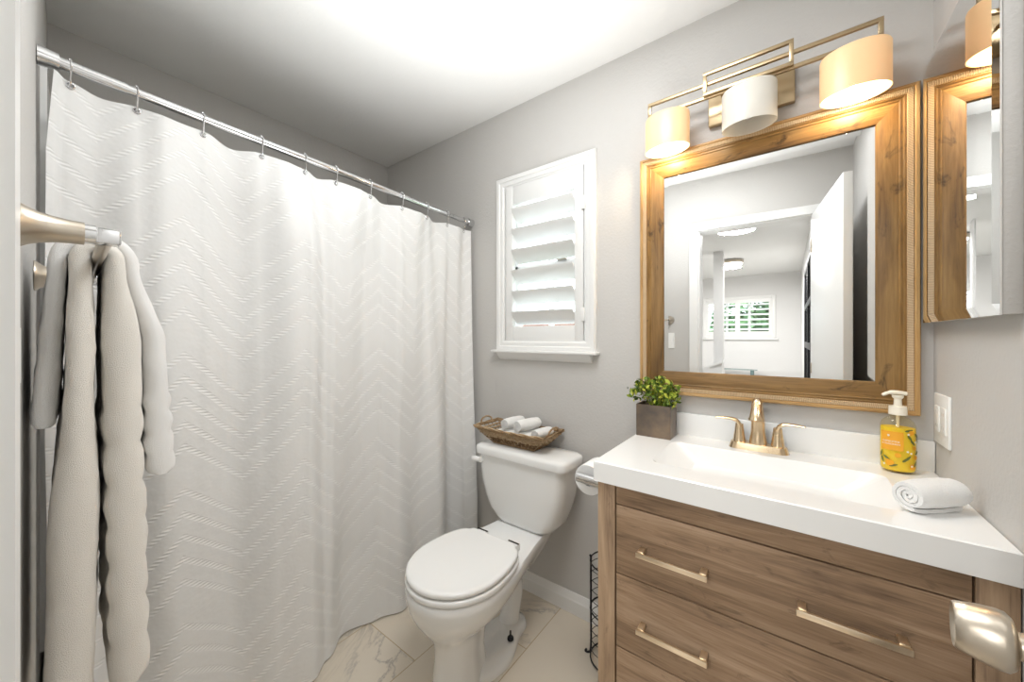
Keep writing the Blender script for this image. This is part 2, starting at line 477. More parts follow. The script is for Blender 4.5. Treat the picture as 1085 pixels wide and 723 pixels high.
sh = thing('window_shutter', (-.95, D, 1.216), 'white wooden louvered shutter filling the small bathroom window', 'shutter')
SX0, SX1, SZ0, SZ1 = -1.168, -.729, 1.219, 2.033
def shutter_frame(x0, x1, z0, z1, y, st, tr, br, th=.028):
    b = MB()
    b.box((x0, y, z0), (x0 + st, y + th, z1), .003); b.box((x1 - st, y, z0), (x1, y + th, z1), .003)
    b.box((x0 + st, y + .003, z1 - tr), (x1 - st, y + th, z1), .003); b.box((x0 + st, y + .003, z0), (x1 - st, y + th, z0 + br), .003)
    return b
shutter_frame(SX0, SX1, SZ0, SZ1, D - .012, .044, .098, .094).build('frame', M['trim'], sh)
def louver(x0, x1, yp, zp, w, ang, th=.010):
    ca, sa = math.cos(R(ang)), math.sin(R(ang)); pr = []
    for i in range(16):
        t = 2 * math.pi * i / 16
        a = .5 * w * math.copysign(abs(math.cos(t)) ** .8, math.cos(t)); c_ = .5 * th * math.sin(t)
        pr.append((-a * ca - c_ * sa, a * sa - c_ * ca))
    return MB().loft([[(x, yp + p, zp + q) for p, q in pr] for x in (x0, x1)])
for i in range(6):
    louver(SX0 + .0455, SX1 - .0455, D + .004, H + .623 - i * .1048, .094, 45).build('louver', M['trim'], sh)
for z in (1.36, 1.86):
    MB().box((SX1 - .008, D - .019, z - .03), (SX1 + .010, D - .010, z + .03), .002).build('hinge', M['trim'], sh)

# neighbour roof seen under the lowest louver
b = MB()
nx, ny = 150, 26; V = []
for j in range(ny + 1):
    row_ = []
    for i in range(nx + 1):
        x = -10.0 + 8.5 * i / nx; t = j / ny; y = 5.0 + 4.2 * t
        z = H - 1.15 + 1.52 * t + .035 * abs(math.sin(i * math.pi / 2.5)) - .03 * ((t * 13) % 1)
        row_.append(b.v((x, y, z)))
    V.append(row_)
for j in range(ny):
    for i in range(nx): b.face([V[j][i], V[j][i + 1], V[j + 1][i + 1], V[j + 1][i]])
hs = thing('neighbor_house', (-5.5, 7, -2.6), 'house outside with terracotta tiled roof seen through the shutter louvers', 'house')
b.build('roof', M['roof'], hs, smooth=60)
b = MB(); b.box((-9.8, 5.3, -2.6), (-1.7, 12.8, .2)); b.build('wall', M['white_wall'], hs, smooth=0)
b = MB(); b.tube([(-10, 9.2, H + .39), (-1.5, 9.2, H + .39)], .09, 10); b.build('ridge_cap', M['roof'], hs)

# ------------------------------------------------------------------ hall beyond the doorway (seen in the mirror)
HX0, HX1, HY1 = -3.0, .185, -5.3
hy0 = -.165
struct(MB().box((HX0 - .1, HY1 - .12, -.06), (HX1 + .1, -.02, 0)).build('floor_hall', M['carpet'], smooth=0))
struct(MB().box((HX0 - .1, HY1 - .12, ZC), (HX1 + .1, -.19, ZC + .08)).build('ceiling_hall', M['white_wall'], smooth=0))
struct(MB().box((HX1, HY1, 0), (HX1 + .1, -.165, ZC)).build('wall_hall_right', M['wall_hall'], smooth=0))
struct(MB().box((HX0 - .1, HY1, 0), (HX0, -.165, ZC)).build('wall_hall_left', M['wall_hall'], smooth=0))
b = MB(); hx0, hx1, hz0, hz1 = -1.33, -.235, H + .05, H + .74
b.box((HX0 - .1, HY1 - .12, 0), (hx0, HY1, ZC)); b.box((hx1, HY1 - .12, 0), (HX1 + .1, HY1, ZC))
b.box((hx0, HY1 - .12, 0), (hx1, HY1, hz0)); b.box((hx0, HY1 - .12, hz1), (hx1, HY1, ZC))
struct(b.build('wall_hall_far', M['wall_hall'], smooth=0))
b = MB()
for x0, x1, z0, z1 in ((hx0 - .055, hx0, hz0 - .05, hz1 + .055), (hx1, hx1 + .055, hz0 - .05, hz1 + .055), (hx0, hx1, hz1, hz1 + .055)):
    b.box((x0, HY1, z0), (x1, HY1 + .022, z1), .004)
w2 = struct(b.build('window_2', M['trim']))
MB().box((hx0 - .09, HY1, hz0 - .09), (hx1 + .09, HY1 + .05, hz0 - .055), .005).build('sill', M['trim'], w2)
MB().box((hx0, HY1 - .1, hz0), (hx1, HY1 - .095, hz1)).build('pane', M['glass'], w2, smooth=0)
b = MB()
for x in (hx0 + .36, hx1 - .36): b.box((x - .02, HY1 - .11, hz0), (x + .02, HY1 - .07, hz1), .003)
b.build('sash_frame', M['trim'], w2)
hsn = thing('hall_window_shutter', ((hx0 + hx1) / 2, HY1, hz0), 'white louvered shutter on the far hall window reflected in the mirror', 'shutter')
b = MB()
for x0, x1, z0, z1 in ((hx0, hx0 + .05, hz0, hz1), (hx1 - .05, hx1, hz0, hz1), ((hx0 + hx1) / 2 - .04, (hx0 + hx1) / 2 + .04, hz0, hz1), (hx0 + .05, (hx0 + hx1) / 2 - .04, hz1 - .07, hz1), ((hx0 + hx1) / 2 + .04, hx1 - .05, hz1 - .07, hz1), (hx0 + .05, (hx0 + hx1) / 2 - .04, hz0, hz0 + .07), ((hx0 + hx1) / 2 + .04, hx1 - .05, hz0, hz0 + .07)):
    b.box((x0, HY1 - .025, z0), (x1, HY1, z1))
b.build('frame', M['trim'], hsn)
for k_ in range(2):
    xa = hx0 + .05 if k_ == 0 else (hx0 + hx1) / 2 + .04; xb = (hx0 + hx1) / 2 - .04 if k_ == 0 else hx1 - .05
    for i in range(6):
        louver(xa, xb, HY1 - .02, hz0 + .11 + i * .094, .088, 22).build('louver', M['trim'], hsn)
# pillar and sloped stair half wall
b = MB(); b.box((-.822, -2.83, 0), (-.706, -2.70, ZC), .004); struct(b.build('wall_pillar', M['wall_hall']))
b = MB()
b.loft([[(x, y, z) for x, z in ((-.705, 0), (-.705, .925), (-1.40, .60), (-1.40, 0))] for y in (-2.69, -2.58)])
struct(b.build('wall_stair', M['white_wall'], smooth=0))
b = MB(); b.loft([[(x, y, z) for x, z in ((-.690, .925), (-.690, .960), (-1.42, .625), (-1.42, .590))] for y in (-2.698, -2.55)])
struct(b.build('trim_3', M['trim'], smooth=0))
t = thing('ceiling_lamp', (-.69, -3.49, ZC), 'small round ceiling lamp with dark rim near the hall pillar', 'lamp')
MB().lathe([(.10, 0), (.155, -.01), (.16, -.05), (.15, -.055)], (-.69, -3.49, ZC)).build('rim', M['nickel'], t)
MB().lathe([(.149, -.052), (.13, -.08), (.08, -.098), (.02, -.104)], (-.69, -3.49, ZC)).build('shade', M['lamp_glass'], t)
t = thing('ceiling_lamp', (-.44, -1.55, ZC), 'flush round hall lamp just beyond the door header', 'lamp')
MB().lathe([(.20, 0), (.205, -.012), (.19, -.02)], (-.44, -1.55, ZC)).build('rim', M['plastic_white'], t)
MB().lathe([(.188, -.019), (.16, -.032), (.05, -.038)], (-.44, -1.55, ZC)).build('shade', M['lamp_glass'], t)
t = thing('bench', (-.76, -4.7, 0), 'slate teal bench below the hall window', 'bench')
MB().box((-1.15, -4.95, H - .68), (-.44, -4.6, H - .575), .01).build('top', M['teal'], t)
for x in (-1.10, -.53):
    for y in (-4.92, -4.67): MB().box((x, y, 0), (x + .04, y + .04, H - .68), .003).build('leg', M['teal'], t)
t = thing('glazed_door', (HX1, -1.6, 0), 'black framed glazed door standing along the right hall wall', 'door')
b = MB(); gx = HX1 - .03
ya, yb, za, zb = -2.24, -.62, .04, 2.0
for (y0, y1, z0, z1) in ((ya, ya + .07, za, zb), (yb - .07, yb, za, zb), (ya, yb, zb - .07, zb), (ya, yb, za, za + .1), (ya, yb, 1.15, 1.21), ((ya + yb) / 2 - .03, (ya + yb) / 2 + .03, za, zb), (ya, yb, 1.55, 1.60)):
    b.box((gx - .012, y0, z0), (HX1 - .001, y1, z1), .003)
b.build('frame', M['black'], t)
MB().box((gx, ya + .02, za + .02), (gx + .01, yb - .02, zb - .02)).build('glass_panel', M['dark_glass'], t, smooth=0)
# trees outside the hall window
def leaves(b, c, rad, n, size, squash=1., shell=.55):
    c = Vector(c)
    for _ in range(n):
        d = Vector((random.gauss(0, 1), random.gauss(0, 1), random.gauss(0, 1))).normalized()
        rr = rad * (shell + (1 - shell) * random.random())
        p = c + Vector((d.x * rr, d.y * rr, d.z * rr * squash))
        nrm = (d + Vector((random.uniform(-.7, .7), random.uniform(-.7, .7), random.uniform(-.3, .9)))).normalized()
        a = nrm.orthogonal().normalized(); a = Matrix.Rotation(random.uniform(0, 6.3), 3, nrm) @ a; c2 = nrm.cross(a)
        s_ = size * random.uniform(.6, 1.25)
        pts = [p - a * s_, p - a * s_ * .3 + c2 * s_ * .48 + nrm * s_ * .12, p + a * s_ * .45 + c2 * s_ * .42 + nrm * s_ * .1, p + a * s_, p + a * s_ * .45 - c2 * s_ * .42 + nrm * s_ * .1, p - a * s_ * .3 - c2 * s_ * .48 + nrm * s_ * .12]
        vs = [b.v(q_) for q_ in pts]
        b.face([vs[0], vs[1], vs[2], vs[3]]); b.face([vs[0], vs[3], vs[4], vs[5]])
for i, (x, y, z, r_) in enumerate(((-3.1, -9.2, 1.3, 1.15), (-.75, -9.0, 1.4, 1.15), (1.6, -9.2, 1.5, 1.15))):
    t = thing('tree', (x, y, -2.6), ['green leafy tree left of centre outside the hall window', 'green leafy tree in the middle of the hall window view', 'green leafy tree at the right outside the hall window'][i], 'tree', 'trees outside the hall window')
    MB().tube([(x, y, -2.6), (x + .05, y, -.5), (x, y, z)], [.14, .11, .06], 8).build('trunk', M['bark'], t)
    b = MB(); leaves(b, (x, y, z), r_, 1100, .16, .95, .3); b.build('foliage', M['tree_leaf'], t, smooth=0)
struct(MB().box((-12, -16, -2.7), (12, 16, -2.6)).build('ground', M['grass'], smooth=0))

# wall switch and round knob on the bathroom side of the front wall (mirror)
t = thing('light_switch', (-.735, wf(-.735), H - .02), 'white rocker light switch plate beside the doorway, seen in the mirror', 'switch')
def onwall(b, x0, x1, z0, z1, o0, o1): return skew(b, x0, x1, z0, z1, o1, o0)
onwall(MB(), -.770, -.700, H - .081, H + .038, .0, .006).build('plate', M['plastic_white'], t, smooth=0)
onwall(MB(), -.751, -.719, H - .055, H + .012, .006, .010).build('rocker', M['plastic_white'], t, smooth=0)

# ------------------------------------------------------------------ bathroom door (open, along the right wall)
hp = Vector((DX1 - .016, wf(DX1) + .004)); fe = Vector((.209, .655))
dv_ = (fe - hp); dl = dv_.length; dv_ /= dl; nrm = Vector((dv_.y, -dv_.x))     # nrm points to the right wall
Xf = Matrix(((dv_.x, nrm.x, 0, hp.x), (dv_.y, nrm.y, 0, hp.y), (0, 0, 1, 0), (0, 0, 0, 1)))   # local: x along leaf, y thickness, z up
door = struct(MB().box((0, 0, .012), (dl, .035, 2.045), .0015, xf=Xf).build('door_1', M['trim']))
def Xp(a, t_, z): return Xf @ Vector((a, t_, z))
kz, ka = .947, dl - .060
ax = Matrix(((dv_.x, 0, -nrm.x), (dv_.y, 0, -nrm.y), (0, 1, 0)))      # local z = out of the left face
b = MB(); b.lathe([(.0, 0), (.033, 0), (.032, .006), (.026, .010), (.013, .012), (.012, .026)], Xp(ka, 0, kz), ax, 28, cap0=False)
b.build('knob_rose', M['nickel'], door)
b = MB(); b.lathe([(.011, .014), (.013, .018), (.0235, .0205), (.0275, .0245), (.0282, .030), (.0272, .040), (.0252, .050), (.0228, .0585), (.0215, .0600), (.0205, .0596), (.018, .0565), (.006, .0560)], Xp(ka, 0, kz), ax, 36)
b.build('knob', M['nickel'], door)
for z in (.25, 1.05, 1.85):
    MB().box((-.004, -.004, z - .045), (.008, .012, z + .045), .001, xf=Xf).build('hinge', M['nickel'], door)
MB().box((dl - .0005, .006, kz - .028), (dl + .0012, .029, kz + .028), .0, xf=Xf).build('latch_plate', M['nickel'], door)

# ------------------------------------------------------------------ shower rod, hooks, curtain
rp0 = Vector((-1.42, wf(-1.42), H + .672)); rp1 = Vector((-1.42, D, H + .642))
def rod_z(y): 
    t_ = (y - rp0.y) / (rp1.y - rp0.y); return rp0.z + (rp1.z - rp0.z) * t_
t = thing('shower_rod', (-1.42, .75, rod_z(.75)), 'long chrome shower curtain rod running from the near wall to the back wall', 'rod')
MB().tube([rp0 + Vector((0, .01, 0)), rp1 - Vector((0, .01, 0))], .0125, 16).build('tube', M['chrome'], t)
MB().tube([rp0 + Vector((0, .03, 0)), Vector((-1.42, .16, rod_z(.16)))], .0145, 16).build('sleeve', M['chrome'], t)
MB().tube([rp0 + Vector((0, .001, 0)), rp0 + Vector((0, .034, 0))], [.023, .0195], 20).build('end_cap', M['chrome'], t)
MB().tube([rp1 - Vector((0, .001, 0)), rp1 - Vector((0, .034, 0))], [.023, .0195], 20).build('end_cap', M['chrome'], t)
HK = [(.062, .624), (.178, .619), (.319, .616), (.474, .611), (.612, .608), (.728, .607), (.875, .599), (1.036, .594), (1.181, .590), (1.315, .586), (1.437, .582)]
ordn = ['first', 'second', 'third', 'fourth', 'fifth', 'sixth', 'seventh', 'eighth', 'ninth', 'tenth', 'eleventh']
hook0 = None
for i, (y, z) in enumerate(HK):
    zr = rod_z(y)
    lab = 'chrome curtain hook, %s along the rod from the towel bar end' % ordn[i]
    loc = (-1.42, y, zr)
    if hook0 is None:
        hook0 = thing('curtain_hook', loc, lab, 'hook', 'hooks on the shower rod')
        p = []
        for a in range(200, -60, -20): p.append((-1.42 + .0165 * math.cos(R(a)), y + .001, zr + .0165 * math.sin(R(a))))
        p += [(-1.409, y, zr - .028), (-1.411, y, zr - .043), (-1.416, y, zr - .052), (-1.424, y, zr - .053), (-1.429, y, zr - .046)]
        MB().tube(crom(p, 3), .0019, 8).build('wire', M['chrome'], hook0)
        b = MB()
        b.lathe([(.001, -.0045), (.0045, -.002), (.0045, .002), (.001, .0045)], (-1.42, y, zr + .017), 'Y', 10)
        b.build('roller_bead', M['chrome'], hook0)
        hk_children = list(hook0.children)
    else:
        h = hook0.copy(); col.objects.link(h); h.location = loc; h['label'] = lab
        for ch in hk_children:
            c_ = ch.copy(); col.objects.link(c_); c_.parent = h

ctop = [(.045, -1.395), (.062, -1.418), (.11, -1.435), (.178, -1.418), (.235, -1.395), (.319, -1.418), (.40, -1.448), (.474, -1.418), (.54, -1.392), (.612, -1.418), (.67, -1.445), (.728, -1.418), (.80, -1.390), (.875, -1.418), (.955, -1.446), (1.036, -1.418), (1.11, -1.392), (1.181, -1.418), (1.25, -1.447), (1.315, -1.418), (1.38, -1.395), (1.437, -1.418), (1.472, -1.400)]
cbot = [(.045, -1.400), (.14, -1.445), (.26, -1.395), (.40, -1.455), (.52, -1.405), (.62, -1.386), (.70, -1.43), (.80, -1.492), (.94, -1.455), (1.04, -1.408), (1.14, -1.44), (1.24, -1.385), (1.34, -1.435), (1.42, -1.40), (1.474, -1.352)]
ctz = []
for i, (y, z) in enumerate(HK):
    ctz.append((y, H + z + .011))
    if i + 1 < len(HK): 
        y2 = HK[i + 1][0]; ctz.append(((y + y2) / 2, H + (z + HK[i + 1][1]) / 2 + .012 - .065 * (y2 - y)))
ctz = [(.045, H + .640)] + ctz + [(1.472, H + .588)]
cfold = [(.045, -.012), (.185, .024), (.42, -.030), (.64, .034), (.70, .012), (.84, -.022), (.99, .018), (1.12, -.018), (1.25, .020), (1.36, -.014), (1.474, .004)]
def sm(x): x = max(0., min(1., x)); return x * x * (3 - 2 * x)
b = MB(); NU, NV = 300, 90; V = []; U = []
arc = 0; prev = None
for i in range(NU + 1):
    y = .045 + (1.474 - .045) * i / NU
    xt, xb = spline(ctop, y), spline(cbot, y); z1 = spline(ctz, y)
    cur = Vector((.5 * (xt + xb), y)); 
    if prev is not None: arc += (cur - prev).length
    prev = cur
    colv = []; colu = []
    for j in range(NV + 1):
        t_ = j / NV
        z = z1 + (.006 - z1) * t_
        w = t_ * t_ * (3 - 2 * t_)
        x = xt * (1 - w) + xb * w
        x += .016 * math.sin(t_ * math.pi) * (noise.noise(Vector((y * 5.5, t_ * 1.6, 2.0)))) * 1.6
        x += spline(cfold, y) * sm(t_ / .16) * (1 - .75 * sm((t_ - .35) / .65))
        x += .003 * noise.noise(Vector((y * 14, t_ * 9, 5.)))
        yy = y + .010 * math.sin(t_ * math.pi) * noise.noise(Vector((y * 3, t_ * 2.2, 9.)))
        yy -= (.009 + .011 * min(1, t_ / .10)) * max(0, 1 - i / 12)
        yy = max(yy, wf(x) + .004)
        colv.append(b.v((x, yy, z))); colu.append((.045 + arc * .93, z))
    V.append(colv); U.append(colu)
for i in range(NU):
    for j in range(NV):
        b.face([V[i][j], V[i + 1][j], V[i + 1][j + 1], V[i][j + 1]], [U[i][j], U[i + 1][j], U[i + 1][j + 1], U[i][j + 1]])
cur_ = thing('shower_curtain', (-1.42, .75, .006), 'white shower curtain with tufted chevron rows hanging from the chrome rod', 'curtain')
b.build('cloth', M['curtain'], cur_, smooth=180)
for (y, z) in HK:
    gx = spline(ctop, y)
    path = [(gx + .001, y + .0065 * math.cos(R(a)), H + z + .0065 * math.sin(R(a))) for a in range(0, 360, 30)]
    MB().tube(path, .0022, 6, closed=True).build('grommet', M['chrome'], cur_)

# ------------------------------------------------------------------ towel bar and towels (front wall, left)
ZB = H + .136
def TB(a, bb, z): return Vector((-.735 - a, -.0163 + .0393 * a + bb, z))
axw = Matrix(((1, 0, 0), (0, 0, 1), (0, 1, 0)))
t = thing('towel_bar', TB(.3, 0, ZB), 'brushed nickel towel bar with trumpet posts on the near left wall', 'towel bar')
for a in (0., .58):
    b = MB(); b.lathe([(.033, 0), (.0325, .003), (.0275, .008), (.0228, .015), (.0190, .024), (.0163, .035), (.0148, .047), (.0145, .060)], TB(a, 0, ZB), 'Y', 28)
    b.build('post', M['nickel'], t)
    b = MB(); b.lathe([(.0125, .056), (.0128, .070)], TB(a, 0, ZB), 'Y', 20)
    b.box(TB(a, .068, ZB - .0105) - Vector((.0105, 0, 0)), TB(a, .093, ZB + .0105) + Vector((.0105, 0, 0)), .003)
    b.build('bar_end', M['chrome'], t)
b = MB(); b.tube([TB(.0, .080, ZB), TB(.58, .080, ZB)], .0078, 12); b.build('bar', M['nickel'], t)

def sm(x): x = max(0., min(1., x)); return x * x * (3 - 2 * x)
def drape(rt, ol, orr, htop, hl, hr, zl, zr, a0, a1, spread=.15, drift_l=0., drift_r=0., grow_l=0., ridge0=1., ridges=0, ramp=.0055, seed=0, flare_l=0., flare_r=0., topcut=0.):
    """folded towel hung over the bar; left flap at the wall, right flap on the room side.  Cross rings along the path."""
    bc = .080; path = []; zc = ZB
    n1 = 40
    for i in range(n1):
        dz = (zc - zl) * (1 - i / n1); e = sm(dz / spread); f = 1 - i / n1
        path.append((bc - (rt + (ol - rt) * e) + drift_l * f * f, zc - dz, -1, f, htop + (hl - htop) * e + grow_l * sm((f - .25) / .3)))
    for i in range(13):
        an = math.pi - math.pi * i / 12; path.append((bc + rt * math.cos(an), zc + rt * math.sin(an), 0, 0, htop))
    n2 = 72
    for i in range(1, n2 + 1):
        dz = (zc - zr) * i / n2; e = sm(dz / spread); f = i / n2
        h = htop + (hr - htop) * e
        if f > ridge0: h += ramp * (abs(math.sin((f - ridge0) / (1 - ridge0) * ridges * math.pi)) ** .7 - .35)
        path.append((bc + rt + (orr - rt) * e + drift_r * f * f, zc - dz, 1, f, h))
    rings = []
    N = len(path)
    for i, (bb, z, side, f, h) in enumerate(path):
        p0 = path[max(i - 1, 0)]; p1 = path[min(i + 1, N - 1)]
        ty, tz = p1[0] - p0[0], p1[1] - p0[1]; l_ = math.hypot(ty, tz); ty /= l_; tz /= l_
        ny, nz_ = -tz, ty
        if i in (0, N - 1): h *= .55
        fl = (flare_l * f if side == -1 else flare_r * f if side == 1 else 0)
        half = (a1 - a0) / 2 + fl; ac = (a0 + a1) / 2 + (fl if side == -1 else 0)
        ring = []
        m_ = 12; hh = h; span = half - hh
        def pt(aa, nn):
            wob = .0045 * noise.noise(Vector((aa * 14 + seed, z * 6, 3. + math.copysign(2, nn)))) + .0022 * noise.noise(Vector((aa * 60 + seed, z * 40, nn * 60)))
            return TB(aa, bb + ny * (nn + wob), z + nz_ * nn)
        for q in range(m_ + 1): ring.append(pt(ac - span + 2 * span * q / m_, hh))
        for q in range(1, 8):
            an = math.pi / 2 - math.pi * q / 8; ring.append(pt(ac + span + hh * math.cos(an), hh * math.sin(an)))
        for q in range(m_ + 1): ring.append(pt(ac + span - 2 * span * q / m_, -hh))
        for q in range(1, 8):
            an = -math.pi / 2 - math.pi * q / 8; ring.append(pt(ac - span + hh * math.cos(an), hh * math.sin(an)))
        rings.append(ring)
    return MB().loft(rings)
b = drape(.020, .0200, .0300, .0120, .0155, .0235, H - .64, H - .620, .20, .49, drift_l=-.014, drift_r=.010, grow_l=.012, ridge0=.34, ridges=7, ramp=.006, seed=1)
tag(b.build('bath_towel', M['towel_beige'], smooth=60), 'long cream bath towel folded over the towel bar, reaching the frame bottom', 'towel')
b = drape(.0435, .0510, .0735, .0100, .0145, .0185, H - .150, H - .266, .24, .47, drift_l=-.008, drift_r=.012, ridge0=.6, ridges=4, ramp=.005, seed=5, flare_l=.012, flare_r=.004)
tag(b.build('hand_towel', M['towel_white'], smooth=60), 'short white hand towel draped over the long cream towel on the bar', 'towel')

# ------------------------------------------------------------------ toilet
TX = -.950
def bowl_ring(z, hw, yf, ym, yb, hwb, n=15, rc=.03):
    pts = []
    for i in range(n + 1):                       # front half, from right to left around the front
        a = R(0 - 180 * i / n)
        pts.append((TX + hw * math.cos(a), ym + (ym - yf) * math.sin(a), z))
    left = []
    for i in range(1, n + 1):
        t_ = i / n; y = ym + (yb - rc - ym) * t_; s_ = t_ * t_ * (3 - 2 * t_)
        left.append((hw + (hwb - hw) * s_, y))
    for i in range(1, 5):
        a = R(90 * i / 5); left.append((hwb - rc + rc * math.cos(a), yb - rc + rc * math.sin(a)))
    pts += [(TX - x, y, z) for x, y in left]
    pts += [(TX + x, y, z) for x, y in left[::-1]]
    return pts
def turn(b, ang=.8, piv=(TX, 1.30)):
    # the bowl sits very slightly turned on the floor
    ca, sa = math.cos(R(ang)), math.sin(R(ang))
    for w in b.bm.verts:
        x, y = w.co.x - piv[0], w.co.y - piv[1]
        w.co.x = piv[0] - .012 + x * ca - y * sa; w.co.y = piv[1] + x * sa + y * ca
    return b
to = thing('toilet', (TX, 1.12, 0), 'white two-piece toilet with closed lid between the curtain and vanity', 'toilet')
b = MB()
rows = [  # z, hw, yf, ym, yb, hwb
    (.000, .084, .835, .94, 1.06, .06), (.05, .078, .842, .94, 1.05, .058), (.12, .072, .848, .94, 1.04, .055), (.18, .071, .845, .94, 1.05, .055), (.212, .078, .832, .94, 1.10, .06), (.242, .104, .812, .95, 1.18, .07),
    (.272, .134, .790, .955, 1.26, .085), (.300, .157, .772, .958, 1.33, .10), (.334, .173, .758, .955, 1.39, .108), (.368, .181, .751, .953, 1.43, .115), (.394, .182, .749, .953, 1.44, .118), (.402, .177, .754, .953, 1.437, .115)]
b.loft([bowl_ring(*r_) for r_ in rows])
b.loft([bowl_ring(0, .108, .93, 1.10, 1.335, .06, rc=.055), bowl_ring(.012, .108, .93, 1.10, 1.335, .06, rc=.055), bowl_ring(.030, .102, .935, 1.10, 1.327, .054, rc=.05), bowl_ring(.050, .062, .96, 1.10, 1.29, .038, rc=.035)])
b.tube(crom([(TX, 1.00, .20), (TX, 1.13, .235), (TX, 1.23, .245), (TX, 1.285, .18), (TX, 1.265, .08), (TX, 1.24, .02)], 6), [.042] * 8 + [.040] * 18 + [.044] * 5, 16)
turn(b).build('bowl', M['porcelain'], to, smooth=60)
b = MB()
def seat_ring(z, o_, lid=True):
    hw, yf, ym, yb, hwb = .184 - o_, .750 + o_, .950, 1.150 - o_ * .5, .122 - o_; rc = .016
    pts = []; n = 18
    for i in range(n + 1):
        a = R(-180 * i / n); pts.append((TX + hw * math.cos(a), ym + (ym - yf) * math.sin(a), z))
    left = []
    for i in range(1, n + 1):
        t_ = i / n; y = ym + (yb - rc - ym) * t_
        left.append((hwb + (hw - hwb) * math.sqrt(max(0, 1 - (t_ ** 2) * .999)) if t_ < 1 else hwb, y))
    left = [(max(x, hwb), y) for x, y in left]
    for i in range(1, 5):
        a = R(90 * i / 5); left.append((hwb - rc + rc * math.cos(a), yb - rc + rc * math.sin(a)))
    return pts + [(TX - x, y, z) for x, y in left] + [(TX + x, y, z) for x, y in left[::-1]]
b.loft([seat_ring(.4055, .008), seat_ring(.4075, .001), seat_ring(.410, 0), seat_ring(.421, 0), seat_ring(.4245, .003), seat_ring(.4250, .010)]); turn(b).build('seat', M['seat'], to, smooth=50)
b = MB(); b.loft([seat_ring(.4295, .014), seat_ring(.4310, .0055), seat_ring(.4335, .0035), seat_ring(.442, .0035), seat_ring(.4465, .007), seat_ring(.4485, .014), seat_ring(.4475, .021), seat_ring(.4485, .06)]); turn(b).build('seat_lid', M['seat'], to, smooth=50)
for x in (-1.035, -.872):
    b = MB(); b.box((x - .024, 1.1505, .403), (x + .024, 1.190, .4305), .003); turn(b).build('hinge', M['seat'], to)
    b = MB(); b.box((x - .026, 1.1735, .4302), (x + .026, 1.1800, .4330), .0005); turn(b).build('hinge_gap_shade', M['gap_shade'], to)  # solid black strip painted as the shade in the hinge slot
b = MB()
for_rings = []
c0 = TX - .007
for z, hw, y0, y1, r_ in ((.402, .108, 1.330, 1.450, .045), (.407, .130, 1.322, 1.456, .05), (.425, .160, 1.314, 1.46, .055), (.462, .190, 1.307, 1.462, .055), (.52, .209, 1.302, 1.464, .05), (.58, .224, 1.299, 1.466, .045), (.65, .2315, 1.297, 1.468, .042), (.708, .2345, 1.296, 1.468, .04)):
    for_rings.append(rrect(c0 - hw, c0 + hw, y0, y1, r_, z, 6))
b.loft(for_rings); b.build('tank', M['porcelain'], to, smooth=60)
b = MB()
b.loft([rrect(c0 - .238, c0 + .238, 1.290, 1.474, .035, .706, 6), rrect(c0 - .246, c0 + .246, 1.283, 1.478, .038, .710, 6), rrect(c0 - .247, c0 + .247, 1.282, 1.479, .038, .735, 6), rrect(c0 - .242, c0 + .242, 1.287, 1.474, .036, .7445, 6), rrect(c0 - .229, c0 + .229, 1.300, 1.461, .03, .7505, 6), rrect(c0 - .15, c0 + .15, 1.36, 1.41, .02, .752, 6)])
b.build('tank_lid', M['porcelain'], to, smooth=50)
b = MB(); b.lathe([(.015, 0), (.015, -.012), (.008, -.016)], (-1.163, 1.299, .680), 'Y', 16)
b.tube(crom([(-1.160, 1.284, .682), (-1.175, 1.280, .682), (-1.190, 1.279, .681), (-1.203, 1.281, .680)], 4), [.010] * 4 + [.010] * 4 + [.009] * 5, 10, flat=1.35)
b.build('flush_lever', M['seat'], to)
for sx in (-1, 1):
    b = MB(); x = TX - .010 + sx * .072
    b.lathe([(.013, 0), (.0125, .008), (.009, .012), (.004, .013), (.0035, .034), (.002, .035)], (x, 1.165, .046), 'Z', 14)
    b.build('floor_bolt', M['black'], to)

# basket with rolled washcloths on the tank lid
bk = thing('wicker_basket', (-1.01, 1.40, .752), 'brown woven wicker tray basket with loop handles on the toilet tank', 'basket')
zb0, zb1 = .754, .822
def bring(f, o_=0.):
    x0 = -1.125 + (-1.212 + 1.125) * f; x1 = -.897 + (-.825 + .897) * f
    y0 = 1.345 + (1.308 - 1.345) * f; y1 = 1.452 + (1.482 - 1.452) * f
    return x0 - o_, x1 + o_, y0 - o_, y1 + o_
def bpath(f, o_=0., n=64):
    x0, x1, y0, y1 = bring(f, o_); L = [(x0, y0), (x1, y0), (x1, y1), (x0, y1)]
    per = []; tot = 2 * (x1 - x0 + y1 - y0)
    for k_ in range(4):
        a, c_ = Vector(L[k_]), Vector(L[(k_ + 1) % 4]); m_ = max(3, int(round(n * (c_ - a).length / tot)))
        for q in range(m_): per.append(a + (c_ - a) * (q / m_))
    return per
b = MB()
NR = 7
for k_ in range(NR):
    f = k_ / (NR - 1); z = zb0 + .006 + (zb1 - zb0 - .008) * f
    pth = bpath(f, 0., 84); pts = []
    cx, cy = -1.01, 1.395
    for i, p in enumerate(pth):
        w = .0034 * math.sin(i * math.pi / 2 + k_ * math.pi + .8)
        d = (p - Vector((cx, cy))); d = Vector((d.x * .35, d.y)).normalized()
        dip = .006 * (abs((p.x - cx) / .2) ** 2) * f
        pts.append((p.x + d.x * w, p.y + d.y * w, z + dip + random.uniform(-.0012, .0012)))
    b.tube(pts, [random.uniform(.0046, .0064) for _ in pts], 7, closed=True, flat=.85)
b.build('woven_side', M['reed'], bk, smooth=60)
b = MB()
st0 = bpath(0, 0., 40); st1 = bpath(1, .001, 40)
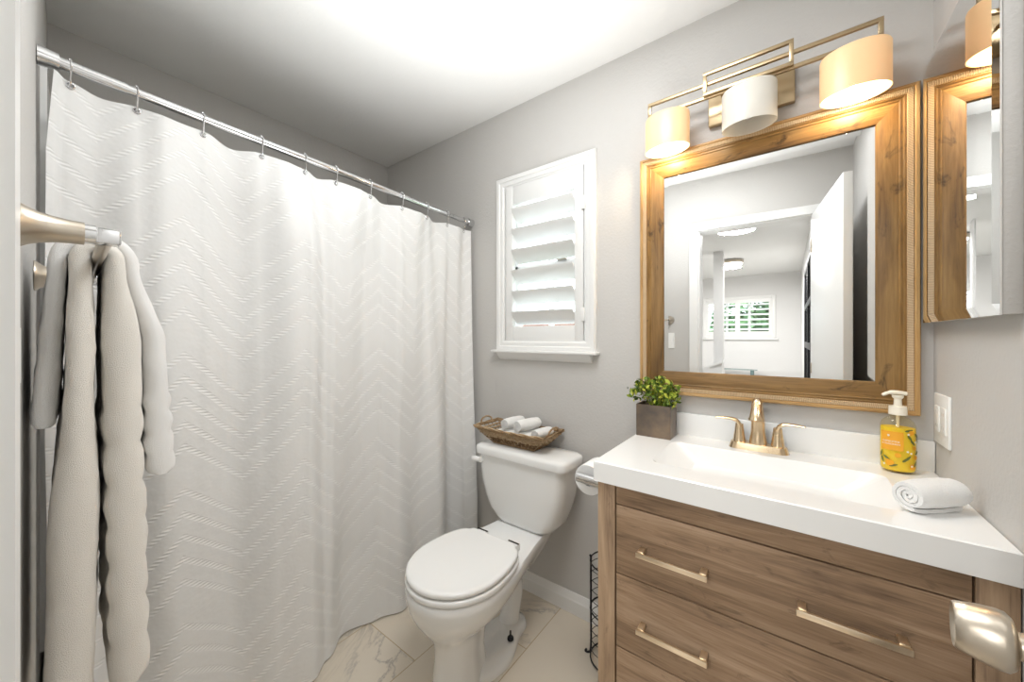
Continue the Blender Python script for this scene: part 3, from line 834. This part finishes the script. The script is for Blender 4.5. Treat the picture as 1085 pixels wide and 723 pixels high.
for p, q in zip(st0, st1): b.tube([(p.x, p.y, zb0), ((p.x + q.x) / 2, (p.y + q.y) / 2, (zb0 + zb1) / 2), (q.x, q.y, zb1 + .002 + .006 * (abs((q.x + 1.01) / .2) ** 2))], .0024, 6)
b.build('stake', M['reed'], bk)
b = MB(); x0, x1, y0, y1 = bring(0, .002); b.box((x0, y0, zb0 - .001), (x1, y1, zb0 + .005), .001); b.build('base', M['reed'], bk)
b = MB()
pr_ = bpath(1, .002, 60); pts = [(p.x, p.y, zb1 + .003 + .006 * (abs((p.x + 1.01) / .2) ** 2)) for p in pr_]
for s_ in (0, math.pi):
    b.tube([(p[0] + .003 * math.cos(i * .9 + s_), p[1] + .003 * math.cos(i * .9 + s_), p[2] + .003 * math.sin(i * .9 + s_)) for i, p in enumerate(pts)], .0042, 7, closed=True)
b.build('rim', M['reed'], bk)
for x in (-1.213, -.826):
    sg = -1 if x < -1 else 1
    b = MB(); b.tube(crom([(x, 1.352, zb1 + .006), (x + sg * .004, 1.362, zb1 + .028), (x + sg * .006, 1.395, zb1 + .037), (x + sg * .004, 1.428, zb1 + .028), (x, 1.438, zb1 + .006)], 5), .0042, 8)
    b.build('loop_handle', M['reed'], bk)
def roll(name, A_, B_, r_, label, cat, group=None, turns=2.6, mt='washcloth', seed=0, sq=1., tail=True):
    """rolled cloth: spiral cross-section swept from A_ to B_"""
    A_ = Vector(A_); B_ = Vector(B_); ax_ = (B_ - A_); L = ax_.length; ax_.normalize()
    side = ax_.cross(Vector((0, 0, 1))).normalized(); up = side.cross(ax_)
    th = r_ / (turns + .6) * .86
    n = 84; inn = []; out = []
    rings = []
    NS = 14
    for s_ in range(NS + 1):
        f = s_ / NS; e = min(f, 1 - f) * L
        rs = r_ * (1 - .10 * math.exp(-e / .006)) * (1 + .06 * math.sin(f * math.pi))
        rs *= 1 + .025 * noise.noise(Vector((f * 4, seed, .3)))
        co, ci_ = [], []
        for i in range(n + 1):
            t_ = i / n; an = R(-70) - 2 * math.pi * turns * (1 - t_)
            ro = rs * (.16 + .84 * t_); ri = max(ro - th * .92, .001)
            wob = 1 + .03 * noise.noise(Vector((math.cos(an) * 2 + seed, math.sin(an) * 2, f * 6)))
            for lst, q in ((co, ro), (ci_, ri)):
                lst.append(A_ + ax_ * (f * L + .004 * noise.noise(Vector((t_ * 9, seed, 1.))) * (1 if s_ in (0, NS) else 0)) + side * (q * wob * math.cos(an)) + up * (q * wob * math.sin(an) * sq))
        rings.append(co + ci_[::-1])
    b = MB(); 
    V = [[b.v(p) for p in rg] for rg in rings]; m_ = len(V[0])
    for i in range(NS):
        for j in range(m_):
            jj = (j + 1) % m_; b.face([V[i][j], V[i][jj], V[i + 1][jj], V[i + 1][j]])
    for rg in (V[0], V[-1]):
        for j in range(n): b.face([rg[j], rg[j + 1], rg[m_ - 2 - j], rg[m_ - 1 - j]])
    o = b.build(name, M[mt], smooth=70)
    return tag(o, label, cat, group)
zt = .794
roll('rolled_washcloth', (-1.066, 1.352, zt + .052), (-1.052, 1.474, zt + .052), .031, 'rolled white washcloth on the left of the basket pair', 'towel', 'washcloths in the basket', seed=1)
roll('rolled_washcloth', (-.982, 1.340, zt + .055), (-.955, 1.470, zt + .055), .034, 'larger rolled white washcloth on the right of the basket pair', 'towel', 'washcloths in the basket', seed=2)
roll('rolled_washcloth', (-.893, 1.352, zt + .030), (-.880, 1.460, zt + .030), .030, 'white washcloth roll lying low at the right basket end', 'towel', 'washcloths in the basket', seed=3, sq=.85)
b = MB()
for k_ in range(3):
    b.loft([rrect(-1.118 - .0 + .002 * k_, -.925, 1.352, 1.450, .012, .760 + .0185 * k_ + q, 4) for q in (.0, .004, .014, .018)])
tag(b.build('folded_washcloth', M['washcloth'], smooth=60), 'folded white cloth lying flat beneath the rolls in the basket', 'towel')

# ------------------------------------------------------------------ toilet paper and its holder, wire stand
ph = thing('paper_holder', (-.452, 1.12, H - .466), 'chrome toilet paper holder arm fixed to the vanity side', 'holder')
rc_ = Vector((-.530, 1.115, H - .464))
MB().lathe([(.018, 0), (.018, -.006), (.010, -.009)], (-.4535, 1.098, rc_.z), 'X', 20).build('mount', M['chrome'], ph)
MB().tube([(-.455, 1.098, rc_.z), (-.556, 1.098, rc_.z + .004)], .0165, 18).build('arm', M['chrome'], ph)
MB().tube([(-.530, 1.098, rc_.z), (-.530, 1.24, rc_.z)], .009, 14).build('spindle', M['chrome'], ph)
b = MB(); b.lathe([(.0205, 0), (.049, 0), (.050, .002), (.050, .098), (.049, .1), (.0205, .1), (.0205, 0)], (rc_.x, 1.122, rc_.z - .010), 'Y', 40, cap0=False, cap1=False)
tag(b.build('toilet_paper_roll', M['paper'], weld=True), 'white toilet paper roll hanging on the chrome arm beside the vanity', 'toilet paper')
ws = thing('paper_stand', (-.548, 1.36, 0), 'dark wire spare paper stand on the floor between toilet and vanity', 'stand')
cx, cy, rr = -.548, 1.36, .078
for z in (.012, .20, .385):
    MB().tube([(cx + rr * math.cos(R(a)), cy + rr * math.sin(R(a)), z) for a in range(0, 360, 15)], .0028, 6, closed=True).build('ring', M['black'], ws)
for a in (190, 310, 70):
    c_, s_ = math.cos(R(a)), math.sin(R(a))
    p = [(cx + (rr + .018) * c_, cy + (rr + .018) * s_, .012), (cx + (rr + .022) * c_, cy + (rr + .022) * s_, .004), (cx + (rr + .010) * c_, cy + (rr + .010) * s_, .0045), (cx + rr * c_, cy + rr * s_, .03), (cx + rr * c_, cy + rr * s_, .2), (cx + rr * c_, cy + rr * s_, .36), (cx + rr * c_, cy + rr * s_, .385), (cx + (rr + .004) * c_, cy + (rr + .004) * s_, .393)]
    MB().tube(crom(p, 4), .0042, 8).build('upright', M['black'], ws)
b = MB(); b.tube([(cx + rr * math.cos(R(a * 12)), cy + rr * math.sin(R(a * 12)), .03 + .35 * a / 270) for a in range(0, 271)], .0014, 5); b.build('wire_coil', M['black'], ws)

# ------------------------------------------------------------------ vanity cabinet and top
VX0, VX1, VY = -.452, XR - .002, 1.022
CTOP = H - .365
CB = H - .424
va = thing('vanity_cabinet', (-.07, 1.27, 0), 'rustic oak vanity cabinet with drawers under the white sink top', 'vanity')
for xa, xb, xi in ((VX0, VX0 + .052, VX0), (.268, VX1, VX1 - .018)):
    b = MB()
    b.box((xa, VY, 0), (xb, VY + .05, CB), .0015, grain=2)
    b.box((xi, VY + .0495, .10), (xi + .018, D - .006, CB), .001, grain=2)
    b.box((xa, D - .06, 0), (xb, D - .006, .101), .001, grain=2)
    b.build('side_panel', M['vanity_v'], va)
b = MB(); b.box((VX0 + .05, VY + .024, .10), (.27, VY + .04, CB - .001)); b.build('gap_shade_panel', M['gap_shade'], va, smooth=0)  # near-black sheet, paints the shade seen between drawer fronts
fx0, fx1 = VX0 + .0555, .2645
b = MB(); b.box((fx0, VY + .002, H - .4785), (fx1, VY + .022, CB - .003), .0015, grain=0); b.build('top_panel', M['vanity_h'], va)
def handle(b, xc, z):
    for sx in (-1, 1):
        b.box((xc + sx * .076 - .0075, VY - .026, z - .003), (xc + sx * .076 + .0075, VY + .003, z + .009), .001)
    b.box((xc - .086, VY - .034, z - .006), (xc + .086, VY - .026, z + .007), .001)
    return b
for z0, z1, hz in ((H - .6765, H - .4820, H - .588), (H - .8875, H - .6800, H - .796), (.115, H - .8910, .255)):
    d_ = MB().box((fx0, VY + .002, z0), (fx1, VY + .022, z1), .0015, grain=0).build('drawer', M['vanity_h'], va)
    for xc in (-.243, .100): handle(MB(), xc, hz).build('handle', M['handle'], d_)

tp = thing('bathroom_sink', (-.07, 1.26, CB), 'white moulded sink top with shallow rectangular basin and backsplash', 'sink')
b = MB()
x0, x1, y0, y1 = -.462, XR - .001, 1.012, D - .001
bx0, bx1, by0, by1 = -.325, .205, 1.105, 1.372
b.loft([rrect(x0, x1, y0, y1, .003, CB, 5), rrect(x0, x1, y0, y1, .003, CTOP - .003, 5), rrect(x0 + .003, x1 - .003, y0 + .003, y1 - .003, .003, CTOP, 5),
        rrect(bx0, bx1, by0, by1, .03, CTOP, 5), rrect(bx0 + .006, bx1 - .006, by0 + .003, by1 - .003, .03, CTOP - .003, 5),
        rrect(bx0 + .090, bx1 - .090, by0 + .010, by1 - .012, .02, CTOP - .070, 5), rrect(bx0 + .105, bx1 - .105, by0 + .022, by1 - .024, .02, CTOP - .078, 5)])
b.build('counter', M['sink'], tp, smooth=18)
b = MB(); b.lathe([(.024, 0), (.023, .003), (.014, .004)], (-.07, 1.25, CTOP - .0785), 'Z', 24); b.build('drain', M['brass'], tp)
MB().box((x0 + .002, D - .021, CTOP - .002), (XR - .001, D - .001, CTOP + .082), .003).build('backsplash', M['sink'], tp)

# faucet
fa = thing('faucet', (-.078, 1.43, CTOP), 'champagne bronze two-handle faucet at the back of the sink', 'faucet')
b = MB(); fc = -.078; fy = 1.432
b.loft([rrect(fc - .082, fc + .082, fy - .026, fy + .026, .024, CTOP, 6), rrect(fc - .080, fc + .080, fy - .025, fy + .025, .023, CTOP + .006, 6), rrect(fc - .076, fc + .076, fy - .022, fy + .022, .021, CTOP + .020, 6), rrect(fc - .070, fc + .070, fy - .017, fy + .017, .016, CTOP + .022, 6)])
b.build('base_plate', M['brass'], fa)
b = MB()
sp = crom([(fc, fy, CTOP + .020), (fc, fy, CTOP + .055), (fc, fy - .002, CTOP + .10), (fc, fy - .010, CTOP + .14), (fc, fy - .032, CTOP + .160), (fc, fy - .060, CTOP + .155), (fc, fy - .080, CTOP + .136), (fc, fy - .090, CTOP + .114)], 5)
rr_ = [spline([(0, .0250), (.2, .0195), (.45, .0150), (.6, .0130), (.8, .0145), (1, .0185)], i / (len(sp) - 1)) for i in range(len(sp))]
b.tube(sp, rr_, 18); b.build('spout', M['brass'], fa)
b = MB(); b.tube([Vector(sp[-1]) + Vector((0, .0015, .003)), Vector(sp[-1]) + Vector((0, -.001, -.005))], .0205, 18); b.build('aerator_ring', M['brass'], fa)
for sg in (-1, 1):
    hx = fc + sg * .052
    b = MB(); b.lathe([(.0195, 0), (.0175, .010), (.0140, .035), (.0120, .052), (.0115, .058)], (hx, fy, CTOP + .020), 'Z', 20, sx=1)
    b.build('handle_stem', M['brass'], fa)
    b = MB()
    pth = crom([(hx - sg * .002, fy, CTOP + .070), (hx + sg * .006, fy - .001, CTOP + .086), (hx + sg * .022, fy - .004, CTOP + .093), (hx + sg * .045, fy - .008, CTOP + .094), (hx + sg * .068, fy - .013, CTOP + .093)], 5)
    b.tube(pth, [spline([(0, .0140), (.3, .0125), (.6, .0092), (1, .0066)], i / (len(pth) - 1)) for i in range(len(pth))], 12, flat=.50, up=(0, 0, 1))
    b.build('lever', M['brass'], fa)

# potted plant
pp = thing('potted_plant', (-.397, 1.42, CTOP), 'small bushy green plant in a square bronze pot on the counter corner', 'plant')
b = MB(); px0, px1, py0, py1 = -.456, -.334, 1.376, 1.468
b.loft([rrect(px0, px1, py0, py1, .003, CTOP, 3), rrect(px0, px1, py0, py1, .003, CTOP + .117, 3), rrect(px0 + .005, px1 - .005, py0 + .005, py1 - .005, .002, CTOP + .117, 3), rrect(px0 + .005, px1 - .005, py0 + .005, py1 - .005, .002, CTOP + .10, 3)])
b.build('pot', M['pot'], pp, smooth=30)
b = MB()
cc = Vector((-.395, 1.418, CTOP + .150))
for _ in range(34):
    d = Vector((random.gauss(0, 1), random.gauss(0, .75), abs(random.gauss(0, .9)))).normalized()
    e = cc + Vector((d.x * .082, d.y * .042, d.z * .066 - .012))
    b.tube([Vector((-.395 + d.x * .02, 1.42 + d.y * .01, CTOP + .10)), (cc + e) / 2 + Vector((0, 0, -.01)), e], .0011, 5)
b.build('stem', M['leaf'], pp)
b = MB()
for _ in range(60):
    d = Vector((random.gauss(0, 1), random.gauss(0, .8), random.gauss(.25, .7))).normalized()
    e = cc + Vector((d.x * .094, d.y * .044, d.z * .068)) * random.uniform(.5, 1.)
    e.z = max(e.z, CTOP + .118)
    leaves(b, e, .019, 9, .0108, 1., .4)
b2 = [w for w in b.bm.verts if w.co.y > 1.472]
for w in b2: w.co.y = 1.472
b.build('foliage', M['leaf'], pp, smooth=0)

# soap bottle
sb = thing('soap_bottle', (.245, 1.448, CTOP), 'clear pump bottle of yellow hand soap on the right of the sink', 'soap bottle')
sc_ = (.2385, 1.428, CTOP)
def oval(prof, c, sx, sy, cap0=True, cap1=True): return MB().lathe(prof, c, 'Z', 40, sx, sy, cap0, cap1)
oval([(.028, .0), (.033, .003), (.035, .010), (.0355, .030), (.0355, .115), (.0345, .128), (.031, .138), (.024, .146), (.016, .150), (.0135, .153), (.0135, .162)], sc_, 1., .74).build('bottle', M['bottle'], sb, smooth=50)
oval([(.027, .005), (.031, .007), (.0332, .012), (.0338, .030), (.0338, .112), (.0335, .122)], sc_, 1., .72).build('liquid_soap', M['soap'], sb, smooth=50)
oval([(.0185, .156), (.0185, .160), (.0175, .178), (.012, .180)], sc_, 1., 1.).build('pump_collar', M['cream_plastic'], sb)
b = oval([(.0085, .178), (.0075, .198), (.0115, .203), (.0115, .209)], sc_, 1., 1.)
pcz = CTOP + .2135
b.tube(crom([(.255, 1.428, pcz), (.2385, 1.427, pcz + .002), (.2205, 1.423, pcz + .001), (.2075, 1.418, pcz - .006)], 4), [.0075] * 4 + [.0085] * 4 + [.006] * 4 + [.0045], 10, flat=.7)
b.build('pump_head', M['cream_plastic'], sb)
MB().tube([(.2385, 1.428, CTOP + .012), (.2385, 1.428, CTOP + .16)], .003, 8).build('dip_tube', M['cream_plastic'], sb)
def onbottle(th, z, o_=.0005):   # angle th measured from -y towards +x
    return Vector((sc_[0] + (.0357 + o_) * math.sin(th), sc_[1] - (.0357 * .74 + o_) * math.cos(th), CTOP + z))
def patch(name, th0, th1, z0, z1, m_, o_=.0005, n=8):
    b = MB(); rg = [[onbottle(th0 + (th1 - th0) * i / n, z, o_) for i in range(n + 1)] for z in (z0, z1)]
    b.loft(rg, False, False, closed=False); return b.build(name, m_, sb)
patch('label', -1.15, .18, .062, .112, M['label'])
def decal(b, th, z, l, w, rot, o_=.0008):
    pts = []
    for i in range(12):
        t_ = 2 * math.pi * i / 12; a = l * math.cos(t_); c_ = w * math.sin(t_) * (1 - .3 * math.cos(t_))
        dx = a * math.cos(rot) - c_ * math.sin(rot); dz = a * math.sin(rot) + c_ * math.cos(rot)
        pts.append(b.v(onbottle(th + dx / .034, z + dz, o_)))
    b.face(pts)
b = MB()
for th, z, rot in ((.55, .098, -1.0), (.75, .086, -.9), (1.1, .105, -.7), (.45, .045, .9), (.30, .040, .8), (-.75, .040, -.6), (-1.05, .034, -1.2), (-1.15, .050, 1.3), (1.15, .06, .6), (.95, .03, 1.2), (-.35, .022, .4), (.5, .118, .3), (1.25, .092, -1.2)):
    decal(b, th, z, .0088, .0028, rot)
b.build('printed_leaf', M['label_leaf'], sb, smooth=0)
for th, z, r_ in ((-.55, .028, .0085), (.65, .112, .0065), (.75, .022, .0075), (.9, .072, .005), (-.1, .05, .006), (1.0, .047, .006)):
    b = MB(); decal(b, th, z, r_, r_, 0, .0009); b.build('printed_fruit', M['label_orange'], sb, smooth=0)
b = MB()
for th, z in ((.45, .108), (.62, .058), (.40, .062), (.66, .024), (-.9, .022), (.95, .088)):
    for q in range(5): decal(b, th + .045 * math.cos(q * 1.257), z + .0016 * math.sin(q * 1.257), .0014, .0011, q * 1.257, .0011)
for i in range(9): decal(b, -.62 + .052 * math.cos(math.pi * i / 8), .1005 + .0028 * math.sin(math.pi * i / 8), .0009, .0006, math.pi * i / 8, .0011)
decal(b, -.62, .0995, .0016, .0014, 0, .0011)
b.build('printed_blossom', M['print_white'], sb, smooth=0)
def text_on_bottle(txt, thc, z, size):
    cu = bpy.data.curves.new('lettering', 'FONT'); cu.body = txt; cu.size = size; cu.align_x = 'CENTER'
    tmp = bpy.data.objects.new('lettering_source', cu); col.objects.link(tmp)
    dg = bpy.context.evaluated_depsgraph_get(); me = bpy.data.meshes.new_from_object(tmp.evaluated_get(dg))
    bpy.data.objects.remove(tmp)
    for w in me.vertices:
        p = onbottle(thc + w.co.x / .034, z + w.co.y, .0011) - ORG[sb.name]; w.co = p
    me.materials.append(M['print_white'])
    o = bpy.data.objects.new('lettering', me); col.objects.link(o); o.parent = sb
    return o
text_on_bottle('CLEMENTINE', -.52, .0835, .0058)
text_on_bottle('& MANDARIN', -.52, .0765, .0058)

# rolled washcloth on the counter
roll('rolled_towel', (.200, 1.108, CTOP + .0350), (.286, 1.190, CTOP + .0350), .036, 'rolled white face towel on the counter beside the right wall', 'towel', seed=11, turns=3.1, sq=.95)

# ------------------------------------------------------------------ framed mirror
fm = thing('framed_mirror', (-.09, D, H - .216), 'large rectangular mirror in a golden oak frame above the sink', 'mirror')
ox0, ox1, oz0, oz1 = -.474, .2915, H - .2165, H + .708
prof = [(0, .0), (0, .024), (.003, .030), (.010, .031), (.013, .028), (.0145, .0305), (.0255, .0295), (.027, .0255), (.031, .026), (.034, .0225), (.039, .023), (.042, .020), (.046, .020), (.085, .0125), (.088, .009), (.088, .002)]
b = MB()
corners = ((ox0, oz0, 1, 1), (ox1, oz0, -1, 1), (ox1, oz1, -1, -1), (ox0, oz1, 1, -1))
for k_ in range(4):
    (xa, za, sxa, sza), (xb, zb_, sxb, szb) = corners[k_], corners[(k_ + 1) % 4]
    ra = [Vector((xa + sxa * a, D - d, za + sza * a)) for a, d in prof]
    rb = [Vector((xb + sxb * a, D - d, zb_ + szb * a)) for a, d in prof]
    va_ = [b.v(p) for p in ra]; vb = [b.v(p) for p in rb]
    ax_i = 0 if k_ % 2 == 0 else 2
    s_ = 0
    for i in range(len(prof) - 1):
        w0 = prof[i][0]; w1 = prof[i + 1][0]
        uv = [(ra[i][ax_i] + k_ * 3.1, w0 + k_), (rb[i][ax_i] + k_ * 3.1, w0 + k_), (rb[i + 1][ax_i] + k_ * 3.1, w1 + k_), (ra[i + 1][ax_i] + k_ * 3.1, w1 + k_)]
        mi = 1 if 3 <= i <= 7 and prof[i][0] >= .0125 and prof[i + 1][0] <= .0275 else (2 if prof[i + 1][0] <= .0131 else 0)
        b.face([va_[i], vb[i], vb[i + 1], va_[i + 1]], uv, mi)
rope = mat('carved_rope_band', (.50, .33, .18), .45); k = NT(rope)
o = k.sep(k.coord('UV'))
tw = k.m('ADD', .5, k.m('MULTIPLY', .5, k.m('SINE', k.m('ADD', k.m('MULTIPLY', o[0], 1500.), k.m('MULTIPLY', o[1], 150.)))))
k.bump(tw, .0010, 1.)
k.l(k.mix(tw, (.40, .27, .145), (.64, .47, .29)), k.b.inputs['Base Color'])
lip = wood('frame_outer_lip', (.30, .165, .06), (.50, .30, .12), (.60, .39, .18), knots=.2, rough=.4)
b.build('frame', [M['frame'], rope, lip], fm, smooth=25)
gx0, gx1, gz0, gz1 = ox0 + .086, ox1 - .086, oz0 + .086, oz1 - .086
b = MB(); bv = .018; yg = D - .0075
A4 = [b.v((x, yg + .0004, z)) for x, z in ((gx0, gz0), (gx1, gz0), (gx1, gz1), (gx0, gz1))]
B4 = [b.v((x, yg, z)) for x, z in ((gx0 + bv, gz0 + bv), (gx1 - bv, gz0 + bv), (gx1 - bv, gz1 - bv), (gx0 + bv, gz1 - bv))]
b.face(B4)
for i in range(4): b.face([A4[i], A4[(i + 1) % 4], B4[(i + 1) % 4], B4[i]])
b.build('mirror_glass', M['mirror'], fm, smooth=0)

# ------------------------------------------------------------------ medicine cabinet on the right wall
mc = thing('medicine_cabinet', (XR, 1.24, 1.296), 'slim mirrored medicine cabinet on the right wall beside the oak frame', 'cabinet')
cy0, cy1, cz0, cz1, cxf = 1.017, 1.4705, 1.296, 1.983, .290
MB().box((cxf + .006, cy0 + .001, cz0 + .001), (XR - .0005, cy1 - .001, cz1 - .001), .001).build('body', M['wall'], mc)
b = MB(); bv = .020
O4 = [b.v((cxf + .006, y, z)) for y, z in ((cy0, cz0), (cy1, cz0), (cy1, cz1), (cy0, cz1))]
A4 = [b.v((cxf + .0035, y, z)) for y, z in ((cy0, cz0), (cy1, cz0), (cy1, cz1), (cy0, cz1))]
B4 = [b.v((cxf, y, z)) for y, z in ((cy0 + bv, cz0 + bv), (cy1 - bv, cz0 + bv), (cy1 - bv, cz1 - bv), (cy0 + bv, cz1 - bv))]
b.face(B4); b.face(O4)
for i in range(4):
    b.face([A4[i], A4[(i + 1) % 4], B4[(i + 1) % 4], B4[i]]); b.face([O4[i], O4[(i + 1) % 4], A4[(i + 1) % 4], A4[i]])
b.build('mirror_door', M['mirror'], mc, smooth=0)

# outlet plate on the right wall
ot = thing('wall_outlet', (XR, 1.418, H - .21), 'white double outlet plate on the right wall by the soap bottle', 'outlet')
MB().box((XR - .006, 1.362, H - .277), (XR, 1.474, H - .147), .002).build('plate', M['plastic_white'], ot)
for yc in (1.394, 1.442):
    b = MB(); b.box((XR - .008, yc - .0165, H - .245), (XR - .0055, yc + .0165, H - .179), .001); rc2 = b.build('receptacle', M['plastic_white'], ot)
    for zc in (H - .23, H - .195):
        for dy in (-.006, .006):
            b = MB(); b.box((XR - .0084, yc + dy - .001, zc - .004), (XR - .0078, yc + dy + .001, zc + .004)); b.build('slot', M['slot'], rc2, smooth=0)

# ------------------------------------------------------------------ vanity light
vl = thing('vanity_light', (-.10, D, H + .82), 'three-shade champagne metal vanity light bar mounted above the mirror', 'light')
YS = 1.410
MB().box((-.230, D - .022, H + .762), (.018, D - .0005, H + .880), .003).build('back_plate', M['pale_brass'], vl)
def rect_bar(x0, x1, z0, z1, y, t_=.0115, d=.010):
    b = MB()
    b.box((x0, y - d / 2, z1 - t_), (x1, y + d / 2, z1), .001); b.box((x0, y - d / 2, z0), (x1, y + d / 2, z0 + t_), .001)
    b.box((x0, y - d / 2, z0 + t_), (x0 + t_, y + d / 2, z1 - t_), .001); b.box((x1 - t_, y - d / 2, z0 + t_), (x1, y + d / 2, z1 - t_), .001)
    return b
rect_bar(-.421, .209, H + .822, H + .879, YS).build('long_frame', M['pale_brass'], vl)
rect_bar(-.233, .014, H + .828, H + .908, YS - .0105).build('centre_frame', M['pale_brass'], vl)
for x in (-.18, -.04):
    MB().tube([(x, D - .02, H + .834), (x, YS + .004, H + .834)], .005, 10).build('arm', M['pale_brass'], vl)
for i, xc in enumerate((-.354, -.102, .150)):
    lit = i != 1
    zt_, zb_ = H + .812, H + .687
    b = MB()
    def ov(r_, z): return [(xc + .076 * r_ * math.cos(2 * math.pi * j / 48), YS + .054 * r_ * math.sin(2 * math.pi * j / 48), z) for j in range(48)]
    b.loft([ov(.965, zb_ + .001), ov(1., zb_), ov(1., zt_ - .008), ov(.97, zt_ - .002), ov(.90, zt_), ov(.2, zt_), ov(.2, zt_ - .003), ov(.88, zt_ - .003), ov(.965, zt_ - .010), ov(.965, zb_ + .001)], False, False)
    s_ = b.build('shade', M['shade_lit'] if lit else M['shade_off'], vl, smooth=50, weld=True)
    if lit: s_['label'] = 'lit white glass shade with painted warm glow'
    else: s_['label'] = 'unlit white glass shade'
    b = MB(); b.lathe([(.014, .0), (.014, -.03), (.012, -.034)], (xc, YS, zt_ + .012), 'Z', 16); b.build('socket', M['pale_brass'], s_)
    b = MB(); b.lathe([(.011, -.03), (.014, -.04), (.026, -.062), (.029, -.08), (.025, -.097), (.012, -.108), (.002, -.110)], (xc, YS, zt_ + .012), 'Z', 20); b.build('bulb', M['bulb'] if lit else M['bulb_off'], s_)
    if lit:
        l = bpy.data.lights.new('vanity_bulb_light', 'POINT'); l.energy = 2.2; l.color = (1., .82, .55); l.shadow_soft_size = .03
        lo = bpy.data.objects.new('vanity_bulb_light', l); col.objects.link(lo); lo.location = (xc, YS, zb_ + .004)
